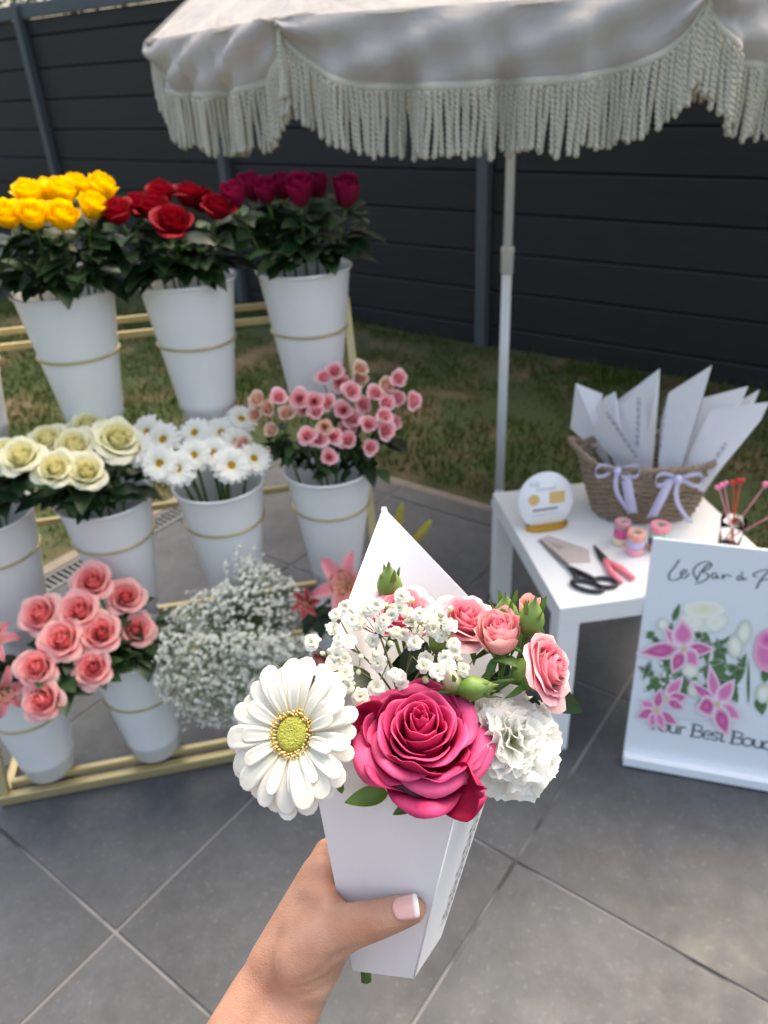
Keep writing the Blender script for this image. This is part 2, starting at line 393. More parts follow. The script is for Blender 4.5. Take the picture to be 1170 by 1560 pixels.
hed = thing('hedge', 'dark leafy hedge showing above the top rail of the fence', 'hedge', UV(-7.6, VF + 0.75, 0), TY)
for k in range(1600):
    p = A([rng.uniform(-1.7, 1.7), rng.uniform(-0.42, 0.42), rng.uniform(1.1, 2.75)]); q = rng.normal(size=3)
    Mx = frame(p, nz(rng.normal(size=3) + A([0, -0.6, 0.8])), rng.normal(size=3)); s = rng.uniform(0.8, 1.6)
    mb.add(hv * s @ Mx[:3, :3].T + p, hf, A(hc) * rng.uniform(0.45, 1.3))
mb.obj('foliage', M_LEAF, hed, True, kind='stuff')
mb = MB()
for k in range(9):
    x = -1.5 + k * 0.37; mb.tube(bez((x, 0, 0), (x + rng.uniform(-.1, .1), 0, 1.2), (x + rng.uniform(-.25, .25), rng.uniform(-.2, .2), 2.3), 7), np.linspace(0.03, 0.008, 7), 6)
mb.obj('stems', mat('bark', (0.08, 0.06, 0.045), 0.9), hed)

# ================================================================== FLOWER STAND
SB_T = rad(10.5); SB = A([math.cos(SB_T), math.sin(SB_T), 0]); SD = A([-SB[1], SB[0], 0])
SP0 = A([-0.957, 1.285, 0.0]); SW = 0.972
def SPt(s, y, z): return SP0 + SB * s + SD * y + ZZ * z
stand = thing('flower_stand', 'gold metal three-tier ladder stand with rings holding white flower buckets', 'stand', SP0, SB_T)
def sbar(name, a, b, w=0.02): return MB().bar(a, b, w, w, up=(0.02, 0.1, 1) if abs(nz(A(b) - A(a))[2]) < 0.9 else (0, 1, 0)).obj(name, M_GOLD, stand, False, bevel=0.002)
LEAN = 2.95; ztop = 1.045
for s in (0.0, SW):
    sbar('rail', (s, 0.0, 0.012), (s, ztop / LEAN, ztop))
    sbar('rear_leg', (s, 0.70, 0.012), (s, ztop / LEAN + 0.03, ztop - 0.02), 0.018)
    sbar('side_base_bar', (s, 0.015, 0.011), (s, 0.70, 0.011), 0.019)
sbar('front_base_bar', (-0.01, -0.004, 0.0135), (SW + 0.01, -0.004, 0.0135), 0.024)
sbar('front_base_bar', (0.012, 0.027, 0.030), (SW - 0.012, 0.027, 0.030), 0.017)
sbar('rear_base_bar', (0.012, 0.69, 0.011), (SW - 0.012, 0.69, 0.011), 0.018)
TIERS = dict(top=(0.33, 0.99, 0.14), mid=(0.20, 0.59, 0.10), bot=(0.06, 0.235, 0.135))
COLS = [0.10 + 0.26 * k for k in range(4)]
BH, BRT, BRB = 0.34, 0.104, 0.0575
def brad(h): return BRB + (BRT - BRB) * h / BH
for nm, (y, z, off) in TIERS.items():
    yb = y + brad(BH - off) + 0.012
    sbar('shelf_bar', (0.012, yb, z), (SW - 0.012, yb, z), 0.016)
    sbar('side_bracket', (0.0, y - 0.0, z), (0.0, yb + 0.006, z), 0.014); sbar('side_bracket', (SW, y, z), (SW, yb + 0.006, z), 0.014)
    for s in COLS:
        r = brad(BH - off) + 0.0035; an = np.linspace(0, 2 * math.pi, 41)[:-1]
        P = A([[(s + (r + 0.0032 * math.cos(b)) * math.cos(a), y + (r + 0.0032 * math.cos(b)) * math.sin(a), z + 0.0032 * math.sin(b)) for b in np.arange(8) * math.pi / 4] for a in an])
        P = np.concatenate([P, P[:1]], 0); MB().grid(P, wrap=True).obj('ring', M_GOLD, stand)
sbar('rear_top_bar', (0.012, 0.565, 0.99), (SW - 0.012, 0.565, 0.99), 0.016)
for s in (0.0, SW): sbar('rear_bracket', (s, 0.43, 0.99), (s, 0.573, 0.99), 0.014)

# buckets
def bucket_mesh():
    pr = [(0.0, 0.004), (BRB - 0.006, 0.004), (BRB - 0.002, 0.0), (BRB + 0.001, 0.002), (brad(0.044) + 0.0, 0.044), (brad(0.046) + 0.0032, 0.0475)]
    for h in np.linspace(0.06, BH - 0.012, 8): pr.append((brad(h) + 0.0012, h))
    pr += [(BRT + 0.0015, BH - 0.008), (BRT + 0.0055, BH - 0.006), (BRT + 0.0065, BH - 0.002), (BRT + 0.004, BH), (BRT, BH - 0.001)]
    for h in np.linspace(BH - 0.01, 0.03, 6): pr.append((brad(h) - 0.0018, h))
    pr += [(BRB - 0.003, 0.008), (0.0, 0.008)]
    return MB().lathe(pr, 44).mesh('bucket_shell', M_BUCKET)
BM = bucket_mesh()
BK = {}
BD = dict(top=['white bucket cut off at the left edge of the top tier', 'white bucket of yellow roses on the top tier', 'white bucket of red roses on the top tier', 'white bucket of magenta roses at the right end of the top tier'],
          mid=['white bucket of dark foliage at the left edge of the middle tier', 'white bucket of cream roses on the middle tier', 'white bucket of white gerberas on the middle tier', 'white bucket of pink spray roses at the right end of middle tier'],
          bot=['white bucket of pink lilies at the left end of the bottom tier', 'white bucket of coral roses on the bottom tier', 'white bucket of gypsophila on the bottom tier', 'white bucket of lilies behind the hand-held paper cone'])
for nm, (y, z, off) in TIERS.items():
    for k in range(4):
        base = SPt(COLS[k], y, z + off - BH); o = inst('flower_bucket', BM, None)
        o.location = base; o.rotation_euler = (0, 0, rng.uniform(0, 6)); tag(o, BD[nm][k], 'bucket', 'white flower buckets on the stand')
        BK[nm, k] = base
# ================================================================== UMBRELLA
UP = A([0.450, 2.576, 0.0]); UR, UZ, UA0 = 1.035, 1.60, 9.0
umb = thing('parasol', 'beige cotton garden parasol with long cream rope fringe on white pole', 'parasol', UP)
DH = 0.44
def dome(r): return UZ + DH * (1 - (r / UR) ** 1.75)
def corner(k, r=UR): a = rad(UA0 + 45 * k); return A([r * math.cos(a), r * math.sin(a), dome(r)])
cz = lambda z: None
mb = MB(); mb.tube([(0, 0, 0.06), (0, 0, 0.985)], 0.0165, 20); mb.obj('lower_pole', M_POLE, umb)
mb = MB(); mb.tube([(0, 0, 0.95), (0, 0, 2.02)], 0.0148, 20); mb.obj('upper_pole', M_POLE, umb)
mb = MB(); mb.lathe([(0.0165, 0.90), (0.0205, 0.905), (0.0205, 0.965), (0.0215, 0.97), (0.0215, 0.985), (0.016, 0.99)], 24); mb.obj('joint_collar', mat('collar_plastic', (0.62, 0.62, 0.6), 0.4), umb)
mb = MB(); mb.lathe([(0.0, -0.25), (0.012, -0.06), (0.02, 0.0), (0.03, 0.012), (0.03, 0.03), (0.018, 0.065), (0.0168, 0.09)], 20); mb.obj('ground_spike', M_POLE, umb)
mb = MB(); mb.lathe([(0.0, 2.11), (0.012, 2.10), (0.016, 2.085), (0.03, 2.06), (0.0, 2.055)][::-1], 20); mb.obj('finial', M_POLE, umb)
hub = MB(); hub.lathe([(0.016, 1.55), (0.03, 1.555), (0.03, 1.60), (0.016, 1.605)], 20); hub.obj('runner', M_POLE, umb)
NS, NR = 26, 16
FLEN = 0.116
def val_len(x): return 0.125 * (max(0.0, 1 - abs(2 * x - 1) ** 4.5)) ** 0.7
def hem_pt(k, x, t=1.0, wob=True):
    a, b = corner(k), corner(k + 1); p = a * (1 - x) + b * x; out = nz(A([(a + b)[0], (a + b)[1], 0]))
    along = nz(b - a); L = val_len(x)
    wr = math.sin(x * math.pi) ** 0.5
    fold = 0.024 * math.sin(x * 23 + k * 1.7 + t * 2.2) * t * wr + 0.015 * math.sin(x * 51 + k * 2.1 - 3 * t) * t * wr
    # diagonal pull folds starting from the rib tips
    fold += 0.020 * math.sin((x * 9 + t * 2.4) * 2.1 + k) * math.sin(math.pi * min(1, t * 1.1))
    return p - ZZ * L * t + out * (-0.018 * t + 0.026 * math.sin(math.pi * t * 0.8) * wr + fold) + along * 0.006 * math.sin(x * 31 + k)
NSEC = 40; cord_i = 0
M_CORDS = []
def cord_mesh(seed):
    r_ = np.random.default_rng(seed); mb = MB(); n = 26; L = FLEN * r_.uniform(0.95, 1.05); bx, by = r_.uniform(-0.006, 0.006, 2)
    z = -np.linspace(0, L, n); t = -z / L
    c = np.stack([bx * t ** 2 + 0.0012 * np.sin(t * 6 + seed), by * t ** 2 + 0.0012 * np.sin(t * 5 + 2 * seed), z], 1)
    for ph in (0, math.pi):
        th = t * L * 2 * math.pi / 0.020 + ph
        p = c + 0.0027 * np.stack([np.cos(th), np.sin(th), 0 * th], 1)
        rr = np.full(n, 0.0038); rr[-3:] = (0.0042, 0.0046, 0.0028)
        mb.tube(p, rr, 5)
    return mb.mesh('fringe_cord', M_FRINGE)
CORDS = [cord_mesh(i) for i in range(7)]
vis = (4, 5, 6, 7)
far = MB(); ribs = []
for k in range(8):
    a, b = corner(k), corner(k + 1); P = []
    for i in range(NR + 1):
        rr = 0.02 + (UR - 0.02) * i / NR; row = []
        for j in range(NS + 1):
            x = j / NS; p = corner(k, rr) * (1 - x) + corner(k + 1, rr) * x
            sag = -0.03 * math.sin(math.pi * x) * math.sin(math.pi * min(1, i / NR * 0.95)) + 0.004 * math.sin(x * 17 + i * 0.9 + k) * (i / NR) * math.sin(math.pi * x)
            # pull creases fanning out from the rib tips
            q = i / NR; dx = min(x, 1 - x); sag += 0.010 * math.exp(-dx * 9) * math.sin(dx * 40 + k) * q ** 3
            row.append(p + ZZ * sag)
        P.append(row)
    pn = MB().grid(A(P), flip=False); pn.obj('canopy_panel', M_CANOPY, umb)
    P = A([[hem_pt(k, j / NSEC, t) for j in range(NSEC + 1)] for t in np.linspace(0, 1, 9)])
    vo = MB().grid(P, flip=False).obj('valance', M_CANOPY, umb)
    # woven heading of the fringe
    out = nz(A([(a + b)[0], (a + b)[1], 0]))
    H = []
    for j in range(NSEC * 2 + 1):
        x = j / (NSEC * 2); h = hem_pt(k, x); H.append([h + out * 0.0030 + ZZ * 0.004, h + out * 0.0045 - ZZ * 0.004 , h + out * 0.0045 - ZZ * 0.013])
    head = MB().grid(A(H).transpose(1, 0, 2)).obj('fringe_heading', M_FRINGE, umb, solid=0.0016)
    # cords follow the arc length of the hem
    xs = np.linspace(0, 1, 400); pts = A([hem_pt(k, x) for x in xs]); sl_ = np.concatenate([[0], np.cumsum(np.linalg.norm(np.diff(pts, axis=0), axis=1))])
    nc = 92
    for c in range(nc):
        x = np.interp((c + 0.5) / nc * sl_[-1], sl_, xs); h = hem_pt(k, x) + out * 0.0035 - ZZ * 0.011
        Mx = np.eye(4); Mx[:3, 3] = h + rng.normal(0, 0.001, 3); Mx = Mx @ rotz(rng.uniform(0, 6.28))
        tl = rng.normal(0, 0.035, 2); Mx[:3, 2] = nz(Mx[:3, 2] + A([tl[0], tl[1], 0])) * rng.uniform(0.93, 1.05)
        if k in (4, 5, 6): inst('fringe_cord', CORDS[int(rng.integers(7))], head, Mx)
        else:
            cm = CORDS[c % 7]; cv = A([v.co[:] for v in cm.vertices]); far.add(cv @ Mx[:3, :3].T + Mx[:3, 3], [tuple(p.vertices) for p in cm.polygons])
    # rib tip knot of bunched cords
    rb = MB(); pth = A([corner(k, r_) - ZZ * 0.012 for r_ in np.linspace(0.03, UR, 10)]); rb.tube(pth, 0.004, 6); rb.obj('rib', M_POLE, umb)
    st = MB(); st.tube([(0.028 * math.cos(rad(UA0 + 45 * k)), 0.028 * math.sin(rad(UA0 + 45 * k)), 1.58), corner(k, 0.52) - ZZ * 0.016], 0.0035, 6); st.obj('strut', M_POLE, umb)
far.obj('far_fringe', M_FRINGE, umb, kind='stuff')

# ================================================================== TABLE
TA = rad(97.0); E1 = A([math.cos(TA), math.sin(TA), 0]); E2 = A([E1[1], -E1[0], 0]); TN = A([0.379, 1.348, 0.0]); TH = 0.45
def TP(x, y, z=TH): return TN + E2 * x + E1 * y + ZZ * z       # x right, y back, from the near left corner
table = thing('side_table', 'low square white side table with thick top behind the sign board', 'table', TN, math.atan2(E2[1], E2[0]))
MB().box((0.275, 0.275, 0.425), (0.55, 0.55, 0.05)).obj('tabletop', M_LACK, table, False, bevel=0.0015)
for x in (0.0251, 0.5249):
    for y in (0.0251, 0.5249): MB().box((x, y, 0.1995), (0.05, 0.05, 0.399)).obj('leg', M_LACK, table, False, bevel=0.0012)
MB().lathe([(0.0395, 0.085), (0.041, 0.088), (0.041, 0.094), (0.0395, 0.097), (0.036, 0.094), (0.036, 0.088), (0.0395, 0.085)], 24, M=np.array([[1, 0, 0, 0.025], [0, 1, 0, 0.525], [0, 0, 1, 0], [0, 0, 0, 1]])).obj('leg_band', mat('rubber', (0.04, 0.04, 0.045), 0.6), table)

# round acrylic sign on gold foot
sg = thing('round_sign', 'round white tabletop sign with gold print on a gold foot', 'sign', TP(0.084, 0.335, TH), TA - math.pi / 2 + 0.05); sg.scale = (1.2, 1.2, 1.2)
mb = MB(); pts = []
for a in np.linspace(0, 2 * math.pi, 33)[:-1]: pts.append((0.047 * (1 if math.cos(a) > 0 else -1) * (abs(math.cos(a)) ** 0.6) + 0.0, 0.017 * math.sin(a), 0))
n_ = len(pts); mb.prism([(x, y, 0.006) for x, y, z in pts], (0, 0, 1), 0.011); mb.obj('foot', mat('polished_gold', srgb('#c99a3c'), 0.25, metal=0.9), sg, False, bevel=0.002)
tl = rad(14); nS = A([0, -math.cos(tl), math.sin(tl)]); uS = A([0, math.sin(tl), math.cos(tl)])
def SP(x, y, o=0.0): return A([0, 0.0, 0.0]) + A([1.0, 0, 0]) * x + uS * (y + 0.062) + nS * (0.0028 + o)
Md = np.eye(4); Md[:3, 0] = (1, 0, 0); Md[:3, 1] = uS; Md[:3, 2] = nS; Md[:3, 3] = uS * 0.062
mb = MB(); mb.lathe([(0.0, -0.0025), (0.062, -0.0025), (0.0635, -0.001), (0.0635, 0.001), (0.062, 0.0025), (0.0, 0.0025)], 56, M=Md)
mb.obj('disc', mat('white_acrylic', (0.82, 0.83, 0.84), 0.25, coat=0.4), sg)
def stroke(mb, pts, wd, to3, col=None, taper=True):
    """flat pen stroke on a surface; pts in surface units, to3 maps (x, y) to 3-D"""
    p = np.asarray(pts, float)
    if len(p) > 2:
        t = np.linspace(0, len(p) - 1, (len(p) - 1) * 5 + 1); q = []
        for tt_ in t:
            i = min(int(tt_), len(p) - 2); f = tt_ - i; p0 = p[max(i - 1, 0)]; p1 = p[i]; p2 = p[i + 1]; p3 = p[min(i + 2, len(p) - 1)]
            q.append(0.5 * ((2 * p1) + (-p0 + p2) * f + (2 * p0 - 5 * p1 + 4 * p2 - p3) * f * f + (-p0 + 3 * p1 - 3 * p2 + p3) * f ** 3))
        p = A(q)
    d = np.gradient(p, axis=0); d /= np.linalg.norm(d, axis=1)[:, None] + 1e-9; nn = np.stack([-d[:, 1], d[:, 0]], 1)
    # pen angle: thick on down strokes, thin on hair lines
    th = wd * (0.5 + 0.6 * np.abs(d[:, 1])) * 0.5 if taper else np.full(len(p), wd * 0.5)
    P = [[to3(*(p[i] + nn[i] * th[i])), to3(*(p[i] - nn[i] * th[i]))] for i in range(len(p))]
    mb.grid(A(P), col)
pr = MB()
for ox, oy, sc_, n__ in ((-0.033, 0.036, 0.006, 3), (-0.018, 0.0235, 0.0062, 6)):
    for i in range(n__):
        x = ox + i * sc_ * 1.25; hgt = sc_ * (1.9 if i in (0, n__ - 1) else 1.0)
        stroke(pr, [(x, oy + hgt), (x - 0.001, oy), (x + sc_ * 0.5, oy + 0.0005), (x + sc_ * 0.9, oy + sc_ * 0.9)], 0.0011, lambda a, b: SP(a, b, 0.0004))
pr.obj('script_lettering', M_PALEINK, sg, False)
gp = mat('gold_print', srgb('#d8b676'), 0.4, metal=0.3); gm = MB()
def rect(mb, x0, y0, x1, y1, to3, col=None): mb.add([to3(x0, y0), to3(x1, y0), to3(x1, y1), to3(x0, y1)], [(0, 1, 2, 3)], col)
rect(gm, 0.008, -0.008, 0.043, 0.018, lambda a, b: SP(a, b, 0.0004))
gm.obj('gold_panel', gp, sg, False)
gm = MB(); gm.lathe([(0.0, 0), (0.0125, 0)], 24, M=np.array([[1, 0, 0, SP(-0.027, 0.005)[0]], [0, uS[1], nS[1], SP(-0.027, 0.005, 0.0004)[1]], [0, uS[2], nS[2], SP(-0.027, 0.005, 0.0004)[2]], [0, 0, 0, 1]])); gm.obj('gold_dot', gp, sg, False)
gm = MB()
for i in range(11): rect(gm, -0.03 + i * 0.0052, -0.0215, -0.03 + i * 0.0052 + 0.0036, -0.016, lambda a, b: SP(a, b, 0.0005))
gm.obj('small_lettering', M_INK, sg, False)
gm = MB()
for i in range(20): rect(gm, -0.034 + i * 0.0034, -0.031, -0.034 + i * 0.0034 + 0.002, -0.029, lambda a, b: SP(a, b, 0.0005))
gm.obj('fine_lettering', M_PALEINK, sg, False)

# scissors (black loops, steel blades)
M_STEEL = mat('steel', (0.25, 0.25, 0.26), 0.35, metal=0.8); M_BLK = mat('black_plastic', (0.012, 0.012, 0.014), 0.35)
a0 = atz((822, 824), TH); piv = atz((868, 868), TH); hb = atz((905, 893), TH)
sc = thing('scissors', 'black handled scissors lying closed on the white table', 'scissors', (*piv[:2], TH)); dirb = nz(a0 - piv); per = A([-dirb[1], dirb[0], 0])
for s, dz in ((-1, 0.0028), (1, 0.0056)):
    mb = MB(); L = np.linalg.norm(a0 - piv)
    poly = [piv - dirb * 0.03 + per * s * 0.006, piv + per * s * 0.0075, piv + dirb * L * 0.6 + per * s * 0.006, a0, piv + dirb * L * 0.5 - per * s * 0.002, piv - per * s * 0.004 - dirb * 0.03]
    mb.prism([p * [1, 1, 0] + ZZ * (TH + dz) for p in poly], ZZ, 0.0024); mb.obj('blade', M_STEEL, sc, False, world=True)
for cpx, rx, ry, ang_ in (((876 + 18, 893 + 3), 0.036, 0.017, -0.55), ((921, 883 + 8), 0.026, 0.018, -0.3)):
    c = atz(cpx, TH); mb = MB(); an = np.linspace(0, 2 * math.pi, 25); ca, sa = math.cos(ang_), math.sin(ang_)
    pth = A([c + A([rx * math.cos(t) * ca - ry * math.sin(t) * sa, rx * math.cos(t) * sa + ry * math.sin(t) * ca, 0.0065]) for t in an])
    mb.tube(pth, 0.0052, 8, cap=False); mb.tube([piv - dirb * 0.004 + ZZ * 0.0068, (piv + c) / 2 + per * 0.004 + ZZ * 0.0068, pth[np.argmin(np.linalg.norm(pth - piv, axis=1))]], [0.006, 0.0068, 0.0055], 8)
    mb.obj('handle', M_BLK, sc, True, world=True)
mb = MB(); mb.lathe([(0, 0.009), (0.004, 0.009), (0.0045, 0.0015)], 12); mb.obj('pivot_screw', M_STEEL, sc)
# secateurs (pink grips)
b0, pv, h1, h2 = atz((903, 834), TH), atz((921, 858), TH), atz((945, 892), TH), atz((964, 886), TH)
se = thing('secateurs', 'pink handled garden secateurs lying beside the scissors', 'secateurs', (*pv[:2], TH)); M_PINKG = mat('pink_grip', srgb('#e8808c'), 0.45)
db = nz(b0 - pv); pb = A([-db[1], db[0], 0])
for s, q in ((1, 0.006), (-1, 0.0095)):
    mb = MB(); mb.prism([p * [1, 1, 0] + ZZ * (TH + q) for p in (pv - pb * s * 0.006, pv + pb * s * 0.009, pv + db * 0.022 + pb * s * 0.008, b0 + pb * s * 0.001, pv + db * 0.02 - pb * s * 0.002)], ZZ, 0.003)
    mb.obj('blade', mat('dark_steel', (0.07, 0.07, 0.075), 0.4, metal=0.6), se, False, world=True)
for h in (h1, h2):
    mid_ = (pv + h) / 2 + nz(h - (h1 + h2) / 2) * 0.006; mb = MB(); mb.tube(A([pv, mid_, h]) * [1, 1, 0] + ZZ * (TH + 0.0085), [0.0066, 0.0085, 0.0065], 10); mb.obj('grip', M_PINKG, se, True, world=True)
mb = MB(); mb.lathe([(0, 0.014), (0.006, 0.013), (0.0065, 0.003)], 14); mb.obj('pivot_bolt', M_STEEL, se)
# paper packet under the scissors
pk = [atz(p, TH) for p in ((818, 824), (836, 817), (897, 838), (899, 857), (851, 858))]
pc = thing('paper_packet', 'small greige paper packet lying behind the scissors', 'packet', (*np.mean(pk, 0)[:2], TH))
mb = MB(); mb.prism([A(p) * [1, 1, 0] + ZZ * (TH + 0.0012) for p in pk], ZZ, 0.0016); mb.obj('packet_body', mat('greige_paper', srgb('#b9aca5'), 0.7, 0.06, 60), pc, False, world=True)
mb = MB(); mb.prism([A(atz(p, TH)) * [1, 1, 0] + ZZ * (TH + 0.003) for p in ((838, 828), (862, 834), (852, 838))], ZZ, 0.0008); mb.obj('packet_flap', mat('greige_flap', srgb('#a3958e'), 0.7), pc, False, world=True)
# ribbon rolls in three little stacks
def roll_mesh(r, h, rin):
    return [(rin, 0.0), (r - 0.002, 0.0), (r, 0.0015), (r, h - 0.0015), (r - 0.002, h), (rin, h), (rin, 0.0)]
stacks = [((945, 828), 0.0195, [('cream', '#e9d9b8'), ('magenta', '#e0559a'), ('dusty pink', '#c98a96')]),
          ((966, 842), 0.0215, [('baby pink', '#f0a8b8'), ('lilac', '#c5c0e6'), ('peach', '#eaa495')]),
          ((1001, 836), 0.024, [('mustard', '#d8b27a'), ('violet', '#6c5a9e'), ('mint', '#a8d4bc'), ('candy pink', '#ef93a4')])]
for si, (px, r, rolls) in enumerate(stacks):
    b = atz(px, TH); z = TH
    for i, (cn, hx) in enumerate(rolls):
        h = (0.0225, 0.0205, 0.018)[si]; t = thing('ribbon_roll', f"{cn} ribbon roll, {['lowest', 'second from the bottom', 'third from the bottom', 'topmost'][i]} of {['the left', 'the middle', 'the right'][si]} stack before the basket", 'ribbon roll', (b[0] + rng.uniform(-.001, .001), b[1], z), group='ribbon rolls on the white table')
        mb = MB(); mb.lathe(roll_mesh(r, h - 0.0006, r * 0.55), 28, col=A(srgb(hx))); mb.obj('ribbon', mat('ribbon_' + cn.replace(' ', '_'), srgb(hx), 0.38, 0.03, 300), t)
        mb = MB(); mb.lathe([(r * 0.40, 0.001), (r * 0.545, 0.001), (r * 0.545, h - 0.0016), (r * 0.40, h - 0.0016), (r * 0.40, 0.001)], 20); mb.obj('core', mat('card_core', (0.5, 0.42, 0.33), 0.8), t)
        z += h
# ================================================================== SIGN BOARD
BL = A([0.556, 1.309, 0.0]); BW = nz(A([0.952, -0.305, 0])); BN0 = A([-BW[1], BW[0], 0]); LB = rad(8.5)
BU = ZZ * math.cos(LB) + BN0 * math.sin(LB); BNF = -BN0 * math.cos(LB) + ZZ * math.sin(LB)     # up along the board, facing normal
BWID, BHGT = 0.50, 0.60
board = thing('sign_board', 'white foam sign board printed with lilies and tulips leaning on the table', 'sign', BL, math.atan2(BW[1], BW[0]))
def BP(u, v, o=0.0): return BL + BW * u + BU * v + BNF * (0.0 + o)
mb = MB(); mb.prism([BP(0, 0.0, -0.004), BP(BWID, 0.0, -0.004), BP(BWID, BHGT, -0.004), BP(0, BHGT, -0.004)], BNF, 0.008); mb.obj('panel', M_FOAM, board, False, world=True, bevel=0.001)
mb = MB(); mb.prism([BP(0.0005, 0.002, 0.011), BP(BWID - 0.0005, 0.002, 0.011), BP(BWID - 0.0005, 0.026, 0.011), BP(0.0005, 0.026, 0.011)], BNF, 0.0215); mb.obj('front_lip', M_FOAM, board, False, world=True, bevel=0.0015)
mb = MB(); mb.prism([BP(BWID * 0.62, 0.03, -0.012), BP(BWID * 0.78, 0.03, -0.16), BP(BWID * 0.72, 0.40, -0.012)], BW, 0.006); mb.obj('rear_strut', M_FOAM, board, False, world=True)
def bpx(p):
    P = atplane(p, BL, BNF) - BL; return A([P.dot(BW), P.dot(BU)])
ZS = 0.341 * 0 + 390 / 1170
def z8(x, y): return (780 + x * 390 / 1170, 760 + y * 460 / 1380)       # first close-up of the board
lay = [0.0006]
def lerp3(a, b, t): return A(a) * (1 - t) + A(b) * t
def b3(o): return lambda a, b: BP(a, b, o)
def blob(mb, pts, col, o, grad=None):
    """flat printed shape: fan from its centre, colours centre -> rim"""
    p = A([bpx(q) for q in pts]); c = p.mean(0); k = len(p)
    V_ = [BP(*c, o)] + [BP(*(c + (q - c) * 0.5), o) for q in p] + [BP(*q, o) for q in p]
    ce, mi, ri = (col, col, col) if grad is None else grad
    C = [ce] + [mi] * k + [ri] * k
    F = [(0, 1 + (i + 1) % k, 1 + i)[::-1] for i in range(k)] + [(1 + i, 1 + (i + 1) % k, 1 + k + (i + 1) % k, 1 + k + i)[::-1] for i in range(k)]
    mb.add(V_, F, A(C))
def ell(cx, cy, rx, ry, rot=0, n=16, wob=0.0, seed=0):
    r_ = np.random.default_rng(seed); c, s = math.cos(rot), math.sin(rot)
    return [z8(cx + (rx * math.cos(t) * c - ry * math.sin(t) * s) * (1 + wob * r_.normal()), cy + (rx * math.cos(t) * s + ry * math.sin(t) * c) * (1 + wob * r_.normal())) for t in np.linspace(0, 2 * math.pi, n + 1)[:-1]]
def petal_poly(cx, cy, ang, L, W_, n=7):
    c, s = math.cos(ang), math.sin(ang); o = []
    for t in np.linspace(0, 1, n): w_ = W_ * math.sin(math.pi * t ** 0.75) * 0.5; o.append((t * L, -w_))
    for t in np.linspace(1, 0, n)[1:-1]: w_ = W_ * math.sin(math.pi * t ** 0.75) * 0.5; o.append((t * L, w_))
    return [z8(cx + x * c - y * s, cy + x * s + y * c) for x, y in o]
CPK, CPD, CWH, CCR, CGR, CDG = srgb('#df7fb2'), srgb('#c54e90'), srgb('#f4e6ee'), srgb('#f2f3e6'), srgb('#54734a'), srgb('#33493a')
lv = MB(); zo = 0.0007
for i, (x, y, a, L, W_) in enumerate([(735, 560, -1.2, 90, 30), (880, 600, 1.5, 160, 50), (960, 820, -1.7, 190, 60), (1010, 860, -1.2, 170, 50), (930, 800, 0.6, 130, 60), (700, 760, 0.7, 150, 60), (640, 800, 1.2, 110, 50), (800, 850, 2.3, 130, 60), (880, 760, 0.9, 120, 70),
                                      (1080, 940, -1.57, 220, 14), (1130, 900, 1.4, 90, 60), (1150, 840, -1.3, 120, 50), (600, 880, -0.6, 120, 30), (860, 880, -0.4, 110, 50), (760, 900, -1.9, 140, 60), (1030, 930, -2.0, 130, 44)]):
    blob(lv, petal_poly(x, y, a, L, W_), CGR, zo + i * 0.00008, (CDG if i % 2 else CGR, CGR, A(CGR) * 1.4))
for i in range(46):
    r_ = np.random.default_rng(900 + i); blob(lv, petal_poly(r_.uniform(610, 1010), r_.uniform(620, 900), r_.uniform(0, 6.28), r_.uniform(40, 110), r_.uniform(16, 44)), CGR, 0.0020 + i * 0.00001, (A(CDG) * r_.uniform(0.6, 1.4), A(CGR) * r_.uniform(0.6, 1.3), lerp3(CGR, (0.7, 0.72, 0.72), r_.uniform(0.1, 0.6))))
for i in range(40):
    r_ = np.random.default_rng(950 + i); blob(lv, ell(r_.uniform(600, 760), r_.uniform(560, 880), 9, 8, 0, 7), CCR, 0.00215 + i * 0.000005, (srgb('#eef0ea'), srgb('#e2e6e2'), srgb('#cfd6d2')))
lv.obj('printed_leaves', M_PRINT, board, False, world=True)
zo = 0.0024
ps_ = MB(); blob(ps_, [z8(620, 930), z8(700, 925), z8(780, 925), z8(870, 940), z8(905, 985), z8(900, 1020), z8(780, 1000), z8(650, 1000)], srgb('#d9dbe0'), zo); ps_.obj('printed_paper', M_PRINT, board, False, world=True)
zo += 0.0002
def print_flower(name, parts):
    global zo
    mb = MB()
    for pts, g in parts: blob(mb, pts, g[0], zo, g); zo += 0.00012
    mb.obj(name, M_PRINT, board, False, world=True)
W3 = (srgb('#e8ecd2'), srgb('#f2f3ea'), srgb('#dfe3d6')); C3 = (srgb('#f4f5e6'), srgb('#eceee0'), srgb('#c6ccbc'))
print_flower('printed_peony', [(ell(875, 545, 105, 60, 0.05, 20, 0.05, 1), W3), (ell(820, 560, 60, 42, 0.3, 14, 0.05, 2), W3), (ell(930, 560, 58, 42, -0.3, 14, 0.05, 3), W3), (ell(875, 500, 98, 40, 0.0, 18, 0.06, 4), (srgb('#e3e6bd'), srgb('#eceed6'), srgb('#f4f5ec')))])
for c in ((1060, 610, 34, 62, 0.25), (1020, 670, 36, 56, -0.1), (815, 780, 42, 36, 0.1), (690, 570, 28, 30, 0), (835, 865, 34, 42, 0.1), (1150, 885, 38, 46, 0.2)): print_flower('printed_tulip', [(ell(*c, 16, 0.03, 5), C3)])
print_flower('printed_rose', [(ell(1160, 690, 55, 100, 0, 18, 0.05, 6), (CPK, CPK, srgb('#f0b4cf'))), (ell(1165, 640, 45, 45, 0, 14, 0.06, 7), (CPD, CPK, srgb('#f3a9cc')))])
def plily(cx, cy, spec):
    return [(petal_poly(cx, cy, a, L * 1.18, W_ * 1.3), (CPK, CPD if k % 2 else CPK, CWH)) for k, (a, L, W_) in enumerate(spec)] + [(ell(cx, cy, 16, 16), (srgb('#b9bf6a'), srgb('#cfc890'), srgb('#e9b8cf')))]
